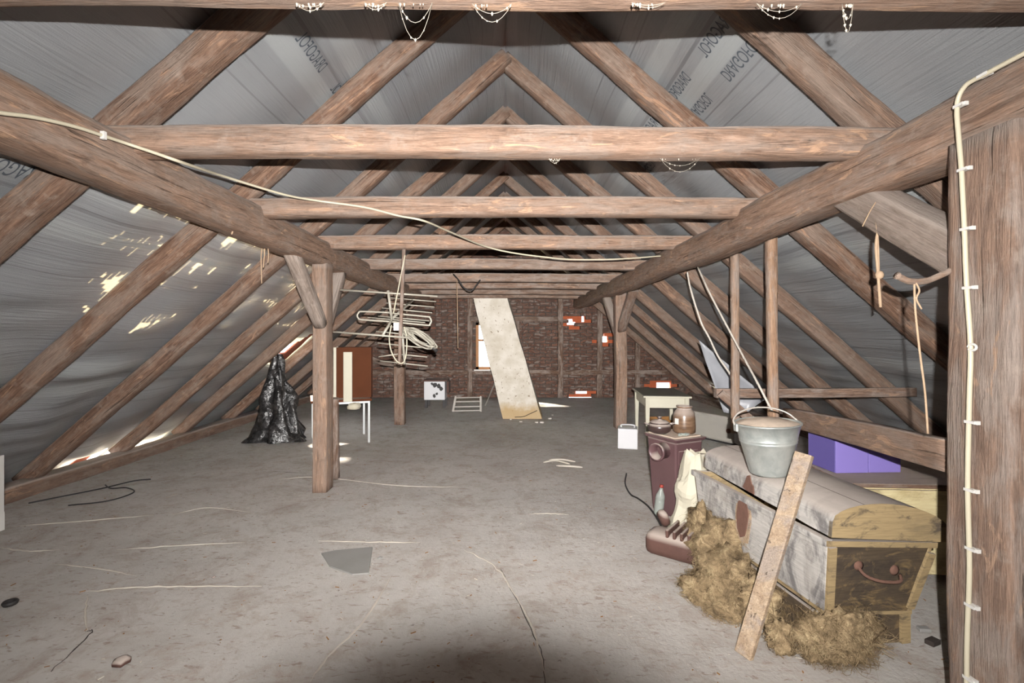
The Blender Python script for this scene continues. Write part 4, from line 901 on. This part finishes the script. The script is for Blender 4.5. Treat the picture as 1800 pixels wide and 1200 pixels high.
# cream box, purple carton behind the chest
RX = RZ(math.radians(-4)); p0 = Vector((2.37, 3.02, 0)); cbx = thing('cream_cupboard', 'low cream-painted cupboard with brown top edge behind the chest', 'cupboard', p0)
m = MB(); m.box(p0+Vector((.05,.05,.30)), (.90,.55,.50), RX, .006); m.build('body', M['cream_board'], cbx)
m = MB(); m.box(p0+Vector((.05,.03,.56)), (.94,.60,.024), RX, .004); m.build('top_board', M['timber_red'], cbx)
m = MB(); m.box(p0+Vector((.05,-.235,.50)), (.88,.016,.06), RX); m.build('front_rail', M['cream_board'], cbx)
for sx in (-.36, .44): m = MB(); m.bar(p0+Vector((sx,-.15,0)), p0+Vector((sx,-.15,.06)), .06, .06); m.build('leg', M['timber_dark'], cbx)
f0 = P(1468, 845, 2.98); f1 = P(1588, 843, 2.95); zb_ = .574; hh = .215
pc = thing('purple_carton', 'purple box standing on the cream cupboard under the sloping rail', 'box', (f0.x+.2, f0.y+.1, zb_))
wdt = .41; RPp = RZ(math.radians(3)); org = Vector((f0.x, f0.y, zb_))
def PB(nm, c, s, mat): m = MB(); m.box(org+RPp@Vector(c), s, RPp, .003); return m.build(nm, M[mat], pc)
PB('front_panel', (wdt*.25, 0, hh/2), (wdt*.5-.004, .012, hh), 'purple_board'); PB('front_panel', (wdt*.75, 0, hh/2), (wdt*.5-.004, .012, hh), 'purple_board')
dv = 0.24
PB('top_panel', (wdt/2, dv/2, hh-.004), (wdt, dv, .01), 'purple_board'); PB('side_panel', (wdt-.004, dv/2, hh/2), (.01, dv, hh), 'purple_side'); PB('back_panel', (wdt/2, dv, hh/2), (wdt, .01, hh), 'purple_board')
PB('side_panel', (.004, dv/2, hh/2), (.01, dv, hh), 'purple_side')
m = MB(); m.box((2.75, 2.75, .62), (.25,.12,.09), RZ(.1), .02); tag(m.build('pale_bundle', M['cloth_cream']), 'pale bundle beside the purple box behind the tall post', 'bundle')

# ------------------------------------------------------------------ floor litter
pp = [(565,975),(590,970),(655,964),(648,1010),(620,1012),(580,998)]; m = MB(); n = len(pp); a = [F(x, y, .0) for x, y in pp]
m.add([p+Vector((0,0,.004)) for p in a]+[p+Vector((0,0,.013)) for p in a], [list(range(n))[::-1], list(range(n, 2*n))]+[[i, (i+1) % n, n+(i+1) % n, n+i] for i in range(n)])
tag(m.build('slate_shard', M['slate']), 'flat grey slate shard with a pointed end lying on the floor', 'slate')
for q in range(3):
    x, y = ((955,812),(965,808),(978,818))[q]; pts = spline([F(x, y, .012), F(x+22, y-3+q*2, .018), F(x+46, y+3, .012)], 5)
    tag(MB().tube(pts, [.004]+[.010]*(len(pts)-2)+[.004], 6).build('dry_husk', M['straw_bit'], None, True), '%s of three pale dry husks on the floor in the middle distance' % ('leftmost', 'farthest', 'nearest')[q], 'husk', 'dry husks on the floor')
def floor_cable(px, lab, r=.006): return tag(MB().tube(spline([F(x, y, .012) for x, y in px], 6), r, 6).build('floor_cord', M['cable_black'], None, True), lab, 'cord', 'dark cords on the floor')
floor_cable([(50,884),(110,872),(180,858),(235,845),(265,842)], 'dark cord lying along the floor at the left, straight one'); floor_cable([(120,888),(190,880),(235,865),(222,857),(195,858),(185,852)], 'dark cord with a hooked end lying on the left floor')
m = MB(); m.lathe([(.03,0),(.035,.012),(.03,.02),(.018,.02),(.016,.006)], F(18,1062,0), 14); tag(m.build('dark_ring', M['cable_black'], None, True), 'small dark ring lying at the left edge of the floor', 'ring')  # stands in for a hole in the screed, its darkness put into the colour
for i, (x, y, s_, lb) in enumerate(((215,1165,.035,'brownish stone on the floor near the bottom left'), (668,982,.018,'small stone beside the slate shard'), (376,1015,.012,'tiny dark pebble on the left floor'))):
    m = MB(); m.lathe([(.002,0),(s_,.004),(s_*.9,s_*.5),(s_*.4,s_*.8),(.002,s_*.85)], F(x, y, 0), 12, wob=.5); tag(m.build('stone', M['cast_iron'] if i != 1 else M['slate'], None, True), lb, 'stone')
random.seed(21); m = MB()
for i in range(2600):
    y = .9+9.6*random.random()**1.6; x = random.uniform(-3.9, 3.9)*min(1, .25+y/3.2)
    s_ = random.uniform(.0012, .0045); l_ = s_*random.choice((1, 1.5, 3, 6)); m.box((x, y, .003), (l_, s_, s_*.7), RZ(random.random()*3.1))
random.seed(22)
half = MB(); b1 = MB()
fsplit = len(m.f)//2
half.v = m.v; half.f = m.f[:fsplit]; b1.v = m.v; b1.f = m.f[fsplit:]
tag(half.build('pale_litter', M['straw_bit'], loc=(0,0,0)), 'fine pale crumbs and straw scattered over the floor', 'litter', kind='stuff'); tag(b1.build('dark_litter', M['cardboard'], loc=(0,0,0)), 'fine brown crumbs and splinters scattered over the floor', 'litter', kind='stuff')
# rubble beside the near end of the chest
random.seed(31)
for i in range(8):
    x = 1.88+.035*i+random.uniform(-.01, .01); y = 2.02+.11*(i % 4)+random.uniform(-.02, .02); s_ = random.uniform(.014, .034)
    m = MB(); m.box((x, y, s_*.4), (s_*2.2, s_*1.4, s_*.8), RZ(random.random()*3), s_*.15)
    tag(m.build('rubble_lump', M['slate' if i % 2 else 'ridge_dark']), '%s lump of rubble on the floor between the chest and the tall post' % ('grey' if i % 2 else 'dark'), 'rubble', '%s rubble by the tall post' % ('grey' if i % 2 else 'dark'))

# ------------------------------------------------------------------ the photographer's camera that throws the round shadow at the bottom edge
kc = thing('tripod_camera', 'black camera with raised flash on a tripod, throwing the round shadow at the bottom edge', 'camera', (0, -.2, 0))
m = MB(); m.box((.02, -.15, H-.005), (.13, .06, .09), None, .012); m.build('body', M['black_body'], kc)
m = MB(); m.lathe([(.034,0),(.036,.04),(.045,.08),(.045,.112),(.038,.112),(.030,.09)], (.026, -.118, H), 32, Matrix.Rotation(-pi/2, 3, 'X'), close=False); m.build('lens', M['black_body'], kc, True)
m = MB(); m.box((.03, -.105, H+.085), (.07, .05, .03), None, .006); m.bar((.03, -.15, H+.03), (.03, -.12, H+.075), .05, .02); m.build('flash_head', M['black_body'], kc)
for a in (math.radians(-90), math.radians(30), math.radians(150)):
    m = MB(); m.tube([(.02, -.16, H-.12), (.02+.36*cos(a), -.16+.36*sin(a)-.05, 0)], .014, 8); m.build('tripod_leg', M['black_body'], kc, True)
m = MB(); m.tube([(.02, -.16, H-.30), (.02, -.16, H-.05)], .018, 10); m.build('centre_column', M['black_body'], kc, True)
